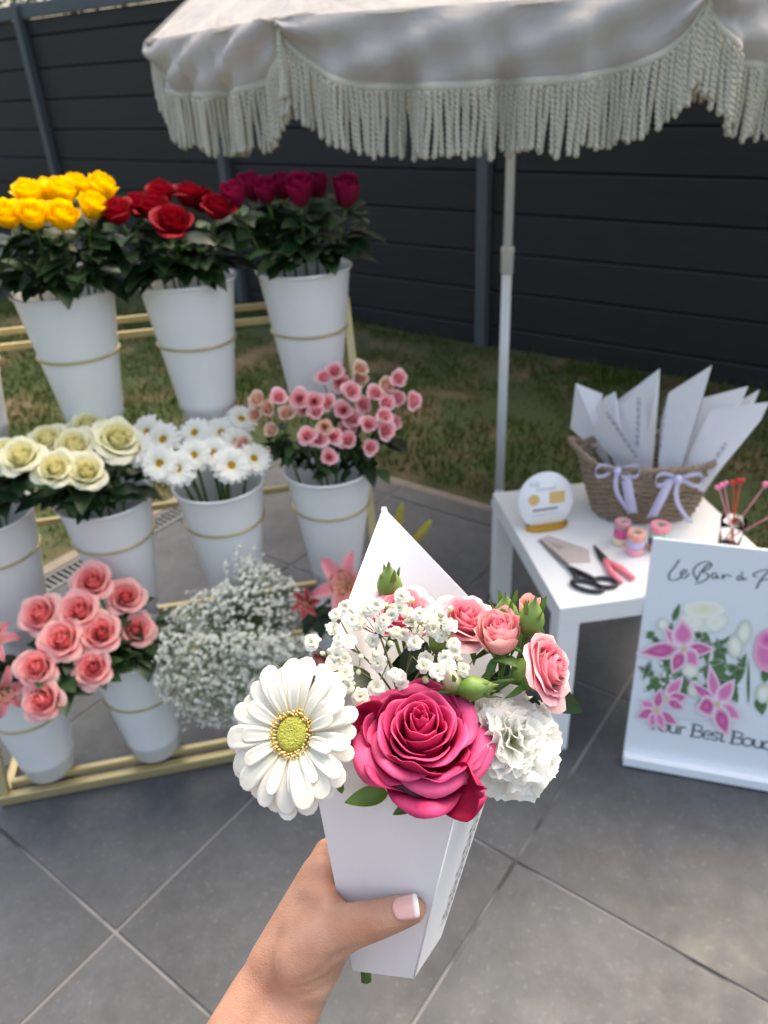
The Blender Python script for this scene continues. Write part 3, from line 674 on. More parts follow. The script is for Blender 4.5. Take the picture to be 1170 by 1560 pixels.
print_flower('printed_lily', plily(785, 680, [(-2.35, 120, 50), (3.05, 190, 66), (-1.62, 120, 84), (0.02, 125, 52), (0.9, 95, 62), (2.0, 110, 58)]))
print_flower('printed_lily', plily(700, 910, [(-0.9, 115, 50), (-0.1, 95, 48), (2.9, 60, 40), (0.5, 90, 40)]))
print_flower('printed_lily', plily(660, 960, [(-2.6, 80, 40), (2.8, 90, 46), (1.9, 80, 40), (0.6, 110, 40), (1.2, 90, 34), (-1.4, 90, 40)]))
print_flower('printed_lily', plily(935, 930, [(-1.75, 160, 46), (-2.45, 140, 40), (-0.95, 120, 60), (2.9, 85, 80), (0.55, 120, 62), (1.25, 140, 64)]))
# script heading
def zt(x, y): return bpx((1000 + x * 170 / 1170, 840 + y * 80 / 551))
hd = MB()
for st_ in ([(238, 85), (200, 150), (140, 225), (130, 270), (150, 300), (205, 298), (260, 272), (300, 283)], [(250, 250), (290, 232), (315, 200), (290, 190), (258, 225), (262, 265), (300, 275), (345, 232)],
            [(585, 152), (560, 115), (500, 108), (420, 150), (388, 205), (395, 245), (425, 292)], [(520, 150), (455, 235), (420, 312)], [(500, 178), (545, 132), (575, 142), (540, 185), (482, 212), (530, 230), (547, 262), (510, 302), (440, 330), (405, 335)],
            [(640, 235), (602, 225), (575, 262), (600, 282), (635, 250), (635, 280), (662, 268)], [(680, 240), (700, 248), (690, 287), (715, 255), (745, 243), (785, 266)],
            [(905, 252), (875, 250), (845, 285), (870, 300), (905, 265), (907, 296), (955, 284)], [(888, 212), (908, 234)],
            [(1290, 180), (1170, 188), (1090, 203), (1020, 235), (1030, 262), (1062, 262)], [(1180, 205), (1100, 290), (1045, 392)], [(1070, 312), (1150, 292), (1230, 300)],
            [(1330, 215), (1290, 300), (1320, 315)], [(1345, 300), (1385, 270), (1360, 262), (1345, 300), (1385, 318)], [(1405, 270), (1400, 310), (1440, 275), (1440, 318)], [(1470, 275), (1465, 320), (1490, 285), (1515, 282)], [(1545, 285), (1525, 300), (1550, 318), (1520, 330)]):
    stroke(hd, [zt(*q) for q in st_], 0.0034, lambda a, b: BP(a, b, 0.0008))
hd.obj('script_heading', M_INK, board, False, world=True)
# serif line below the flowers
G = {  # strokes in em units: (points, weight)
 'Y': (0.72, [([(0.02, .7), (.34, .34)], 1.2), ([(.66, .7), (.34, .34)], .6), ([(.34, .36), (.34, 0)], 1.2), ([(-.04, .7), (.16, .7)], .4), ([(.56, .7), (.74, .7)], .4), ([(.22, 0), (.46, 0)], .4)]),
 'o': (0.52, [([(.24, .46), (.07, .38), (.04, .23), (.07, .08), (.24, 0), (.41, .08), (.44, .23), (.41, .38), (.24, .46)], 1.0)]),
 'u': (0.56, [([(.1, .45), (.1, .14), (.2, .01), (.34, .03), (.42, .14)], 1.0), ([(.42, .45), (.42, 0)], 1.1), ([(.0, .45), (.1, .45)], .4), ([(.32, .45), (.42, .45)], .4), ([(.42, .0), (.52, .0)], .4)]),
 'r': (0.42, [([(.1, .45), (.1, 0)], 1.1), ([(.1, .3), (.2, .43), (.36, .42)], .9), ([(0, .45), (.1, .45)], .4), ([(0, 0), (.22, 0)], .4)]),
 'B': (0.66, [([(.12, .7), (.12, 0)], 1.3), ([(.0, .7), (.32, .7), (.48, .62), (.48, .45), (.32, .37), (.12, .37)], .9), ([(.32, .37), (.52, .29), (.53, .1), (.36, 0), (0, 0)], .9)]),
 'e': (0.48, [([(.06, .25), (.4, .25), (.38, .38), (.24, .46), (.1, .39), (.05, .23), (.1, .07), (.24, 0), (.4, .08)], .9)]),
 's': (0.42, [([(.34, .38), (.2, .46), (.07, .38), (.1, .27), (.28, .19), (.34, .1), (.2, 0), (.05, .08)], .9)]),
 't': (0.36, [([(.14, .6), (.14, .1), (.2, .01), (.32, .05)], 1.1), ([(0, .45), (.3, .45)], .5)]),
 'q': (0.56, [([(.4, .4), (.24, .46), (.08, .38), (.04, .23), (.08, .07), (.24, 0), (.4, .08)], 1.0), ([(.42, .46), (.42, -.22)], 1.1), ([(.32, -.22), (.52, -.22)], .4)]), ' ': (0.26, [])}
o_ = bpx((983, 1109)); o2 = bpx((1165, 1141)); sc_ = 0.049; tx = nz(o2 - o_); ty = A([-tx[1], tx[0]]); x = 0.0; sf = MB()
for ch in 'Your Best Bouquet':
    adv, ss = G[ch]
    for p, wg in ss: stroke(sf, [o_ + tx * (x + a * sc_) + ty * (b * sc_) for a, b in p], 0.0040 * wg, lambda a, b: BP(a, b, 0.0008), taper=False)
    x += adv * sc_ * 0.82
sf.obj('serif_lettering', M_INK, board, False, world=True)

# ================================================================== BASKET WITH PAPER CONES
bc = TP(0.365, 0.375); BRX, BRY, BZ = 0.172, 0.108, 0.165
M_WICK = mat('wicker', srgb('#8d7b66'), 0.75, 0.25, 60, bump=0.5, bscale=220, rand=0.1)
bk = thing('wicker_basket', 'oval brown wicker basket with white ribbon bows holding paper cones', 'basket', bc, math.atan2(E2[1], E2[0]) - 0.12)
def boval(t, h, o=0.0):
    f = 0.74 + 0.30 * (h / BZ) ** 0.9
    c, s = math.cos(t), math.sin(t)
    return A([(BRX * f + o) * abs(c) ** 0.85 * (1 if c > 0 else -1), (BRY * f + o) * abs(s) ** 0.85 * (1 if s > 0 else -1), h])
NST = 36
for k in range(19):
    h = 0.006 + k * 0.0078; tt_ = np.linspace(0, 2 * math.pi, NST * 4 + 1)
    pth = A([boval(t, h + 0.0008 * math.sin(t * 3 + k), 0.0036 * math.cos(t * NST / 2 + math.pi * k)) for t in tt_])
    MB().tube(pth, 0.0044, 6, cap=False).obj('weaver', M_WICK, bk)
mb = MB()
for i in range(NST): t = (i + 0.5) * 2 * math.pi / NST; mb.tube([boval(t, 0.0, -0.0005), boval(t, BZ * 0.5, 0), boval(t, BZ + 0.004, 0)], 0.003, 6)
mb.obj('stakes', M_WICK, bk, kind='stuff')
for ph in (0, 1, 2):
    pth = A([boval(t, BZ + 0.004 + 0.0055 * math.sin(t * 22 + ph * 2.09), 0.0055 * math.cos(t * 22 + ph * 2.09)) for t in np.linspace(0, 2 * math.pi, 260)]); MB().tube(pth, 0.0048, 6, cap=False).obj('rim_braid', M_WICK, bk)
mb = MB(); mb.prism([boval(t, 0.004, -0.002) for t in np.linspace(0, 2 * math.pi, 33)[:-1]], ZZ, 0.006); mb.obj('base', M_WICK, bk, False)
for sgn in (1, -1):
    for q in (0, 1, 2):
        pth = []
        for a in np.linspace(-0.62, 0.62, 40):
            t = a if sgn > 0 else math.pi - a; lift = math.cos(a / 0.62 * math.pi / 2)
            pth.append(boval(t, BZ + 0.004, 0.0) + A([sgn * 0.028 * lift + 0.0045 * math.cos(a * 26 + q * 2.09), 0, 0.040 * lift + 0.0045 * math.sin(a * 26 + q * 2.09)]))
        MB().tube(pth, 0.0046, 6).obj('handle_strand', M_WICK, bk)
# satin bows on the front rim
M_SATIN = mat('satin_ribbon', srgb('#cfd0f0'), 0.28, 0.03, 40, spec=0.6, trans=0.1)
def band(mb, pth, wv, n=None):
    pth = np.asarray(pth, float); wv = np.asarray(wv, float)
    if wv.ndim == 1: wv = np.tile(wv, (len(pth), 1))
    mb.grid(A([[p - w_ * 0.5, p + w_ * 0.0 + 0, p + w_ * 0.5] for p, w_ in zip(pth, wv)]))
iv = np.asarray(wmat(bk).inverted())
def bow(px):
    nf = nz(CAM * A([1, 1, 0]) - bc * A([1, 1, 0]))
    k0 = atplane(px, bc + nf * (BRY * 1.04 + 0.016), nf)
    bo = bpy.data.objects.new('ribbon_bow', None)
    rt = nz(np.cross(nf * -1, ZZ)); upv = ZZ
    mb = MB()
    for s in (-1, 1):
        for w0, tilt in ((0.05, 0.25), ):
            t = np.linspace(0, 1, 15); L = 0.052
            x_ = s * L * np.sin(math.pi * t) ** 0.8; y_ = 0.016 * np.sin(2 * math.pi * t); d_ = 0.012 * np.sin(math.pi * t)
            P = k0 + x_[:, None] * rt + (y_ + 0.007 * np.sin(math.pi * t) * s)[:, None] * upv + d_[:, None] * nf
            band(mb, P, upv * 0.016 + nf * 0.010)
    for s, wd, dx in ((-1, 0.011, 0.034), (1, 0.024, 0.036)):
        t = np.linspace(0, 1, 14); side = -1 if s < 0 else 1
        P = k0 + (( -0.018 * np.sin(math.pi * t) + 0.045 * t) if s < 0 else (0.018 + 0.03 * t) )[:, None] * rt * (1 if px[0] < 1000 or s < 0 else -1.0) - (0.122 * t)[:, None] * upv + (0.003 + 0.004 * np.sin(3 * t) - 0.012 * t)[:, None] * nf
        band(mb, P, rt * wd + upv * wd * 0.3)
    mb.lathe([(0.0, -0.009), (0.008, -0.008), (0.0095, 0), (0.008, 0.008), (0.0, 0.009)], 12, M=frame(k0 + nf * 0.006, upv))
    mb.obj('ribbon_bow', M_SATIN, bk, world=True, solid=0.0008)
bow((941, 716)); bow((1034, 729))
M_LETTER = mat('letter_ink', (0.17, 0.17, 0.2), 0.6)
# paper cones: folded card kites, each with its own distance inside the basket
nf = nz((CAM - bc) * A([1, 1, 0.25]))
def zc(x, y): return (860 + x * 310 / 1170, 540 + y * 280 / 1057)
cones = [  # label, outline (close-up units), offset towards the camera, fold index pair, text line
 ('white paper cone leaning out at the left end of the basket', [(65, 165), (215, 240), (190, 420), (280, 680), (180, 570), (25, 440)], -0.03, (0, 3), None),
 ('white paper cone with a tall point behind the left pair', [(548, 80), (540, 250), (500, 720), (430, 720), (290, 292), (430, 180)], -0.035, (0, 3), None),
 ('white paper cone showing only its tip behind the leftmost lettered cone', [(292, 212), (310, 300), (360, 680), (300, 680), (180, 330), (225, 255)], -0.012, (0, 3), None),
 ('white lettered paper cone standing upright left of centre', [(465, 200), (475, 420), (490, 760), (440, 760), (300, 470), (262, 335)], 0.012, (0, 2), ((425, 250), (415, 540))),
 ('white lettered paper cone at front left, above the left bow', [(238, 268), (350, 460), (510, 740), (440, 760), (250, 600), (150, 470)], 0.04, (0, 2), ((240, 335), (420, 600))),
 ('tall white paper cone in the middle with the highest point', [(848, 62), (785, 275), (690, 570), (640, 790), (530, 790), (555, 400), (598, 240)], 0.03, (0, 3), ((575, 270), (540, 590))),
 ('white lettered paper cone right of the tallest one', [(1055, 182), (1010, 300), (800, 500), (690, 760), (620, 760), (700, 520), (800, 268)], 0.012, (0, 3), ((785, 280), (715, 500))),
 ('white paper cone showing only its tip behind the rightmost cone', [(1122, 200), (1085, 300), (900, 620), (850, 640), (900, 400), (1010, 275)], -0.02, (0, 3), None),
 ('wide white lettered paper cone at the right end of the basket', [(1178, 272), (1130, 380), (900, 655), (800, 790), (640, 770), (770, 485), (842, 342)], 0.045, (0, 3), ((930, 515), (840, 650)))]
for lab, poly, off, (fi, fj), txt in cones:
    PP = bc + ZZ * BZ + nf * off; P3 = A([atplane(zc(*q), PP, nf) for q in poly]); cen = P3.mean(0)
    co = thing('paper_cone', lab, 'paper cone', (*cen[:2], max(TH + 0.01, P3[:, 2].min())), group='folded paper cones in the basket')
    k = len(P3); fold = nz(P3[fj] - P3[fi]); Pb = P3.copy()
    dist = np.linalg.norm(np.cross(P3 - P3[fi], fold), axis=1); Pb -= nf * (dist * 0.5)[:, None]
    a_ = [Pb[(fi + i) % k] for i in range(((fj - fi) % k) + 1)]; b_ = [Pb[(fj + i) % k] for i in range(((fi - fj) % k) + 1)]
    for part in (a_, b_):
        if len(part) > 2:
            mb = MB(); mb.add(part, [tuple(range(len(part)))]); mb.obj('card_panel', M_PAPER, co, False, world=True, solid=0.0012)
    if txt:
        p0, p1 = [atplane(zc(*q), PP, nf) for q in txt]; d_ = p1 - p0; L = np.linalg.norm(d_); dx = nz(d_); up_ = nz(np.cross(nf, dx)); lt = MB()
        def drop(P): 
            dd = np.linalg.norm(np.cross(P - P3[fi], fold)); return P - nf * (dd * 0.5 - 0.0022)
        nl = int(L / 0.0088)
        for i in range(nl):
            q = p0 + dx * (i + 0.2) * 0.0088
            for (sx_, ex, h0, h1) in ((0, 0.0016, -0.0048, 0.0048), (0.0016, 0.0052, *((0.0034, 0.0048) if i % 3 else (-0.0007, 0.0007))), *(((0.0042, 0.0057, -0.0048, 0.0048),) if i % 2 else ())):
                lt.add([drop(q + dx * sx_ + up_ * h0), drop(q + dx * ex + up_ * h0), drop(q + dx * ex + up_ * h1), drop(q + dx * sx_ + up_ * h1)], [(0, 1, 2, 3)])
        lt.obj('printed_lettering', M_LETTER, co, False, world=True)

# ================================================================== GLASS JAR WITH HEART PICKS
jc = TP(0.487, 0.155); M_GLASS = mat('clear_glass', (0.95, 0.95, 0.96), 0.03, transmission=1.0, spec=0.5); M_GLASS.node_tree.nodes['Principled BSDF'].inputs['IOR'].default_value = 1.12
jr = thing('glass_jar', 'clear glass jar behind the sign board with heart picks', 'jar', jc)
MB().lathe([(0.0, 0.0), (0.024, 0.0), (0.026, 0.004), (0.027, 0.05), (0.030, 0.075), (0.0285, 0.075), (0.0255, 0.05), (0.0245, 0.008), (0.0, 0.006)], 36).obj('jar_body', M_GLASS, jr)
def heart_mesh(name, col):
    V_ = []; n1 = 14; n2 = 22
    for i in range(n1 + 1):
        ph = math.pi * i / n1
        for j in range(n2):
            t = 2 * math.pi * j / n2; x_ = 16 * math.sin(t) ** 3; y_ = 13 * math.cos(t) - 5 * math.cos(2 * t) - 2 * math.cos(3 * t) - math.cos(4 * t)
            V_.append((x_ / 17 * math.sin(ph) * 0.0115, math.cos(ph) * 0.006, y_ / 17 * math.sin(ph) * 0.0115))
    return MB().grid(A(V_).reshape(n1 + 1, n2, 3), wrap=True).mesh(name, mat('heart_' + name, col, 0.3, 0.04, 200, coat=0.3))
HP, HR = heart_mesh('pink_heart', srgb('#e07aa2')), heart_mesh('red_heart', srgb('#b50f18'))
M_PKS, M_RDS = mat('pink_stick', srgb('#d98a98'), 0.45), mat('red_stick', srgb('#c0402e'), 0.45)
for px, hm, sm, lab, dz in (((1095, 742), HP, M_PKS, 'pink heart pick leaning left out of the glass jar', 0.0), ((1103, 738), HP, M_PKS, 'second pink heart pick from the left in the glass jar', 0.012), ((1118, 735), HR, M_RDS, 'red heart pick, left of the two in the glass jar', 0.02), ((1128, 733), HR, M_RDS, 'red heart pick, right of the two in the glass jar', 0.022),
                            ((1167, 738), HP, M_PKS, 'pink heart pick leaning right at the picture edge', 0.0), ((1196, 775), HP, M_PKS, 'pink heart pick leaning far right out of the glass jar', -0.01)):
    top = atplane(px, jc + E1 * dz, nz((CAM - jc) * A([1, 1, 0]))); ft = jc + A([0, 0, 0.008]) - nz((top - jc) * A([1, 1, 0])) * 0.014
    hp = thing('heart_pick', lab, 'pick', ft, group='heart picks in the glass jar'); Mx = frame(top - ft, nz(top - ft) + nz((CAM - top)) * 0.2); Mx = Mx @ rotz(rng.uniform(-.5, .5))
    inst('heart', hm, hp, Mx); MB().tube([(0, 0, 0), top - ft], 0.0016, 6).obj('stick', sm, hp)
# ================================================================== FLOWERS
def lerp(a, b, t): return A(a) * (1 - t) + A(b) * t
def rose_petals(R, H, n, seed=0, ci=(1, 0, 0), co=(1, 0, 0), edge=None, ns=9, ntt=8, wide=(1.75, 1.0), curl=0.5, openk=0.85, drop=0.35, base=None, wob=0.02, reflex=0.0, wmul=1.0):
    """list of petal grids (inner to outer) for a spiral rose with its axis on +z, plus colours"""
    r_ = np.random.default_rng(seed); out = []
    for i in range(n):
        k = i / (n - 1); ph = i * 2.39996 + r_.normal(0, 0.12)
        Ri = R * (0.09 + 0.80 * k ** openk); Hi = H * (1.0 + 0.03 * math.sin(k * 3.0) - drop * k ** 1.5) * (1 + r_.normal(0, 0.02))
        w0 = (wide[0] * (1 - k) + wide[1] * k) * wmul; cu = curl * k ** 1.3; a1, a2, a3 = r_.normal(0, 1, 3); tip = r_.uniform(0.0, 0.10) * k
        P = np.zeros((ntt, ns, 3)); C = np.zeros((ntt, ns, 3))
        for a in range(ntt):
            t = a / (ntt - 1)
            for b in range(ns):
                s = 2 * b / (ns - 1) - 1
                top = 1 - (0.10 + 0.22 * k) * abs(s) ** 2.6 + tip * (1 - abs(s)) ** 2
                te = t * top
                wd = w0 * (0.45 + 0.55 * math.sin(math.pi * min(te * 1.15 + 0.08, 1) * 0.62))
                az = ph + s * wd
                rho = Ri * (1 - (1 - min(te, 1)) ** 2.3) ** 0.62 * (1 + 0.10 * s * (1 - 0.5 * k)) * (1 - 0.34 * (1 - k) ** 1.2 * te ** 2.5); z = Hi * te ** 1.08
                q = max(0, (te - 0.60) / 0.40)
                rho += cu * R * 0.55 * q ** 2 * (1 + 0.35 * abs(s)); z -= cu * H * 0.55 * q ** 2.4 * (0.7 + 0.5 * abs(s)) + reflex * k ** 3 * H * te
                rho += R * wob * (math.sin(s * 3 + a1) * te + 0.6 * math.sin(s * 7 + a2) * te ** 3 * k) + reflex * k ** 3 * R * te
                z += H * wob * (math.sin(s * 4 + a3) * te ** 2 + 0.7 * math.sin(s * 9 + a1) * te ** 4)
                P[a, b] = (rho * math.cos(az), rho * math.sin(az), z)
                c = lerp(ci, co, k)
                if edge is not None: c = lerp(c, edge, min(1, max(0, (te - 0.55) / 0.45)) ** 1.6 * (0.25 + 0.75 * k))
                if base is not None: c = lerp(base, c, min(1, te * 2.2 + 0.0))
                C[a, b] = c
        out.append((P, C))
    return out
def joined(pet): 
    mb = MB()
    for P, C in pet: mb.grid(P, C)
    return mb
def hx(*a): return [srgb(x) for x in a]
LC = srgb('#2c4526'); LD = srgb('#20341b'); LL = srgb('#48663c')
LEAVES = [leaf_mesh('leaf', 0.062, 0.040, LC, 0.30, 0.16), leaf_mesh('leaf', 0.074, 0.046, LD, 0.42, 0.22), leaf_mesh('leaf', 0.052, 0.036, LL, 0.18, 0.12)]
SEP = leaf_mesh('sepal', 0.03, 0.009, srgb('#4c7030'), 0.5, 0.2, 5)
def calyx(mb, R, col): mb.lathe([(0.0022, -0.012), (0.006, -0.006), (0.007, 0.0), (R * 0.45, R * 0.16)], 10, col=A(col))
NUM = ['leftmost', 'second from the left', 'third from the left', 'fourth from the left', 'fifth from the left', 'sixth from the left', 'seventh from the left', 'eighth from the left', 'ninth from the left', 'tenth from the left', 'eleventh from the left', 'twelfth from the left', 'thirteenth from the left', 'fourteenth from the left', 'fifteenth from the left']
def flower(name, label, cat, group, bloom, Pb, axis, foot, nleaf=4, leafr=(0.25, 0.85), scale=1.0, bend=0.0, leafbias=None, stemr=0.0028, rimz=None, rimc=None):
    """bloom on a curved stem rising from foot to Pb, leaves along it"""
    t = thing(name, label, cat, foot, group=group); Pb = np.asarray(Pb); foot = np.asarray(foot); axis = nz(axis)
    ctrl = Pb - axis * np.linalg.norm(Pb - foot) * 0.45; pth = bez(foot, ctrl, Pb - axis * 0.004, 9) - foot
    if rimc is not None:
        rv_ = (Pb - rimc) * A([1, 1, 0]); rr_ = np.linalg.norm(rv_); rp_ = rimc + ZZ * (BH + 0.012) + rv_ / (rr_ + 1e-9) * min(0.088, rr_ * 0.75); hh_ = np.linalg.norm(Pb - rp_)
        pth = np.vstack([np.linspace(foot, rp_, 4)[:-1], bez(rp_, rp_ * 0.5 + Pb * 0.5 + ZZ * 0.2 * hh_ - axis * 0.15 * hh_, Pb - axis * 0.004, 7)]) - foot; ctrl = foot + (pth[3] * 0.6 + pth[-1] * 0.4)
    mb = MB(); mb.tube(pth, np.linspace(stemr * 1.15, stemr, len(pth)), 6); mb.obj('stem', M_STEM, t)
    for b in (bloom if isinstance(bloom, list) else [bloom]):
        inst(b.name.split('.')[0], b, t, frame(Pb - foot, axis) @ rotz(rng.uniform(0, 6.28)) @ scl(scale * rng.uniform(0.93, 1.07)))
    for i in range(nleaf):
        u = rng.uniform(*leafr); p = pth[0] * (1 - u) ** 2 + 2 * u * (1 - u) * (ctrl - foot) + u * u * pth[-1]
        if rimz is not None and p[2] + foot[2] < rimz + 0.012: p = p + A([0, 0, rimz + rng.uniform(0.012, 0.04) - p[2] - foot[2]])
        a = rng.uniform(0, 6.28); d = A([math.cos(a), math.sin(a), rng.uniform(-0.05, 0.6)])
        if leafbias is not None: d = nz(d + A(leafbias) * rng.uniform(0.3, 1.1))
        d = nz(d); up = nz(ZZ + rng.normal(0, 0.3, 3)); x = d; y = nz(np.cross(up, x)); z = np.cross(x, y); Mx = np.eye(4); Mx[:3, 0] = x; Mx[:3, 1] = y; Mx[:3, 2] = z; s = rng.uniform(0.75, 1.15); Mx[:3, :3] *= s; Mx[:3, 3] = p + d * 0.012
        if i % 2 == 0 and False: pass
        inst('leaf', LEAVES[int(rng.integers(3))], t, Mx)
    return t
def collar(t, b, n, k, sc=1.0):
    """low leaves that spill over the bucket rim"""
    foot = A(t.location)
    for i in range(k):
        a = math.atan2(n[1], n[0]) + rng.normal(0, 0.95); r = rng.uniform(0.035, 0.085); u_ = A([math.cos(a), math.sin(a), 0]); p = b + ZZ * (BH + rng.uniform(0.012, 0.045 if b[2] > 0.2 else 0.035)) + u_ * r
        d = nz(u_ + A([0, 0, rng.uniform(0.0, 0.45)]) + rng.normal(0, 0.35, 3) * A([1, 1, 0.3])); y = nz(np.cross(ZZ, d)); z = np.cross(d, y); Mx = np.eye(4); Mx[:3, 0] = d; Mx[:3, 1] = y; Mx[:3, 2] = z; Mx[:3, :3] *= rng.uniform(0.8, 1.2) * sc; Mx[:3, 3] = p - foot
        inst('leaf', LEAVES[int(rng.integers(3))], t, Mx)
TOC = nz(A([0, -1.0, 0]))     # towards the camera
def bloom_at(px, b, dz): # point on a camera-facing plane through the bucket axis, dz m in front of it
    n = nz((CAM - b) * A([1, 1, 0])); return atplane(px, b + n * dz, n)
def bunch(key, name, cat, kinds, spots, desc, group, nleaf=4, tilt=0.55, leafr=(0.35, 0.9), scale=1.0, up=1.0, face=0.25, depthf=None):
    b = BK[key]; n = nz((CAM - b) * A([1, 1, 0])); order = sorted(range(len(spots)), key=lambda i: spots[i][0])
    rank = {i: r for r, i in enumerate(order)}
    for i, sp in enumerate(spots):
        P = bloom_at(sp[:2], b, sp[2]); off = P - (b + ZZ * BH); rad_ = off * A([1, 1, 0])
        axis = nz(ZZ * up + rad_ * tilt / 0.1 * 0.5 + n * face + rng.normal(0, 0.06, 3))
        ft = b + ZZ * 0.02 + nz(rad_ + 1e-6) * min(0.035, np.linalg.norm(rad_) * 0.3)
        t_ = flower(name, f'{desc[0]}, {NUM[rank[i]]} {desc[1]}', cat, group, kinds[i % len(kinds)], P, axis, ft, nleaf, leafr, scale * (sp[3] if len(sp) > 3 else 1), leafbias=n * 0.7 + A([0, 0, 0.1]), rimz=b[2] + BH, rimc=b)
        collar(t_, b, n, {1: 7, 2: 6, 3: 4}[key[1]] if key[0] == 'top' else 5, 1.1 if key[0] == 'top' else 0.95)
def rose_mesh(name, R, H, n, seed, **kw):
    mb = joined(rose_petals(R, H, n, seed, **kw)); return mb.mesh(name, M_PETALF)
def z3(x, y): return (x * 400 / 1170, 260 + y * 420 / 1228)
def z4(x, y): return (320 + x * 400 / 1006, 260 + y * 620 / 1560)
def z5(x, y): return (x * 400 / 1170, 600 + y * 360 / 1053)
def z6(x, y): return (x * 420 / 1170, 840 + y * 420 / 1170)
# yellow
ye = [rose_mesh('bloom', 0.030, 0.050, 15, s, ci=srgb('#efb300'), co=srgb('#fbd000'), edge=srgb('#fddc2a'), curl=0.28, drop=0.12, openk=0.7, base=srgb('#d2c53a')) for s in (1, 2, 3)]
def low(px): return px
bunch(('top', 1), 'yellow_rose', 'rose', ye, [(*z3(55, 250), 0.07), (*z3(160, 255), 0.09), (*z3(280, 262), 0.09), (*z3(405, 215), 0.07), (*z3(440, 140), 0.0), (*z3(150, 165), 0.0), (*z3(280, 160), 0.0), (*z3(345, 130), -0.05), (*z3(215, 150), -0.05)], ('yellow rose', 'in the yellow bunch on the top tier'), 'yellow roses in the bucket', nleaf=16, leafr=(0.6, 0.93), scale=1.1)
rd = [rose_mesh('bloom', 0.034, 0.048, 17, s, ci=srgb('#6c0412'), co=srgb('#97081e'), edge=srgb('#a00c22'), curl=0.42, drop=0.2, openk=0.75, base=srgb('#9a0b14')) for s in (4, 5, 6)]
bunch(('top', 2), 'red_rose', 'rose', rd, [(*z3(545, 235), 0.05), (*z3(635, 205), 0.0), (*z3(775, 290), 0.10, 1.15), (*z3(960, 215), 0.05), (*z3(850, 165), -0.03), (*z3(725, 150), -0.03), (*z3(700, 220), 0.02), (*z3(905, 190), -0.04)], ('red rose', 'in the red bunch on the top tier'), 'red roses in the bucket', nleaf=14, leafr=(0.6, 0.93), scale=1.1)
mg = [rose_mesh('bloom', 0.026, 0.052, 13, s, ci=srgb('#66062a'), co=srgb('#8e0c3c'), edge=srgb('#a01648'), curl=0.16, drop=0.06, openk=0.6, base=srgb('#8a3a30')) for s in (7, 8)]
bunch(('top', 3), 'magenta_rose', 'rose', mg, [(*z4(108, 150), 0.03), (*z4(225, 130), 0.0), (*z4(350, 140), 0.04, 1.1), (*z4(520, 145), 0.04, 1.1), (*z4(410, 115), -0.05), (*z4(285, 115), -0.05), (*z4(170, 120), -0.06)], ('magenta rose', 'in the magenta bunch on the top tier'), 'magenta roses in the bucket', nleaf=16, leafr=(0.6, 0.93), tilt=0.3, scale=1.12)
# cream
cr = [rose_mesh('bloom', 0.042, 0.060, 27, s, ci=srgb('#f4eca6'), co=srgb('#f8f5d2'), edge=srgb('#f9f6e0'), curl=0.60, drop=0.32, openk=1.0, base=srgb('#dfe0a0'), wob=0.035, wide=(1.7, 0.9)) for s in (9, 10, 11)]
bunch(('mid', 1), 'cream_rose', 'rose', cr, [(*z5(120, 310), 0.06), (*z5(235, 245), -0.01), (*z5(350, 265), 0.03), (*z5(265, 360), 0.09), (*z5(390, 370), 0.10), (*z5(520, 240), 0.04, 1.1), (*z5(400, 185), -0.05), (*z5(60, 300), 0.0)], ('cream rose', 'in the cream bunch on the middle tier'), 'cream roses in the bucket', nleaf=10, leafr=(0.6, 0.9), face=0.5)
# coral pink with pale rims
pk_ = [rose_mesh('bloom', 0.036, 0.052, 28, s, ci=srgb('#f67884'), co=srgb('#fba6ac'), edge=srgb('#fbd3c6'), curl=0.58, drop=0.30, openk=1.0, base=srgb('#f0a090'), wob=0.03, wide=(1.7, 0.9)) for s in (12, 13, 14)]
bunch(('bot', 1), 'coral_rose', 'rose', pk_, [(*z6(405, 150), -0.02), (*z6(200, 280), 0.0), (*z6(355, 265), 0.03), (*z6(535, 210), 0.0), (*z6(570, 345), 0.04), (*z6(435, 355), 0.07), (*z6(285, 385), 0.07), (*z6(180, 490), 0.09), (*z6(405, 495), 0.11), (*z6(210, 625), 0.13)], ('coral pink rose', 'in the bunch above the bottom tier'), 'coral roses in the bucket', nleaf=11, leafr=(0.6, 0.9), face=0.75, scale=1.16)
# gerberas in the bucket
def gerb_petal(L, W_, seed, ns=7, nt_=8, colb='#f3f2d8', colt='#fafaf4'):
    r_ = np.random.default_rng(seed); P = np.zeros((nt_, ns, 3)); C = np.zeros((nt_, ns, 3)); up = r_.uniform(-0.04, 0.10); tw = r_.normal(0, 0.10)
    for a in range(nt_):
        t = math.sin(a / (nt_ - 1) * math.pi / 2) ** 1.1
        for b in range(ns):
            s = 2 * b / (ns - 1) - 1; te = t
            wd = W_ * 0.5 * (0.45 + 0.55 * math.sin(math.pi * min(0.5, te * 0.66))) * max(0.10, 1 - max(0, (t - 0.78) / 0.22) ** 2.6) ** 0.5 * (1 if seed % 3 else 1.06)
            z = L * (up * math.sin(math.pi * te * 0.8) - 0.10 * te ** 3) + W_ * (0.10 * s * s + 0.045 * math.cos(s * 8.5)) * math.sin(math.pi * min(1, te + 0.15)) + tw * s * wd * te
            P[a, b] = (te * L, s * wd, z); C[a, b] = lerp(srgb(colb), srgb(colt), min(1, te * 2.5))
    return P, C
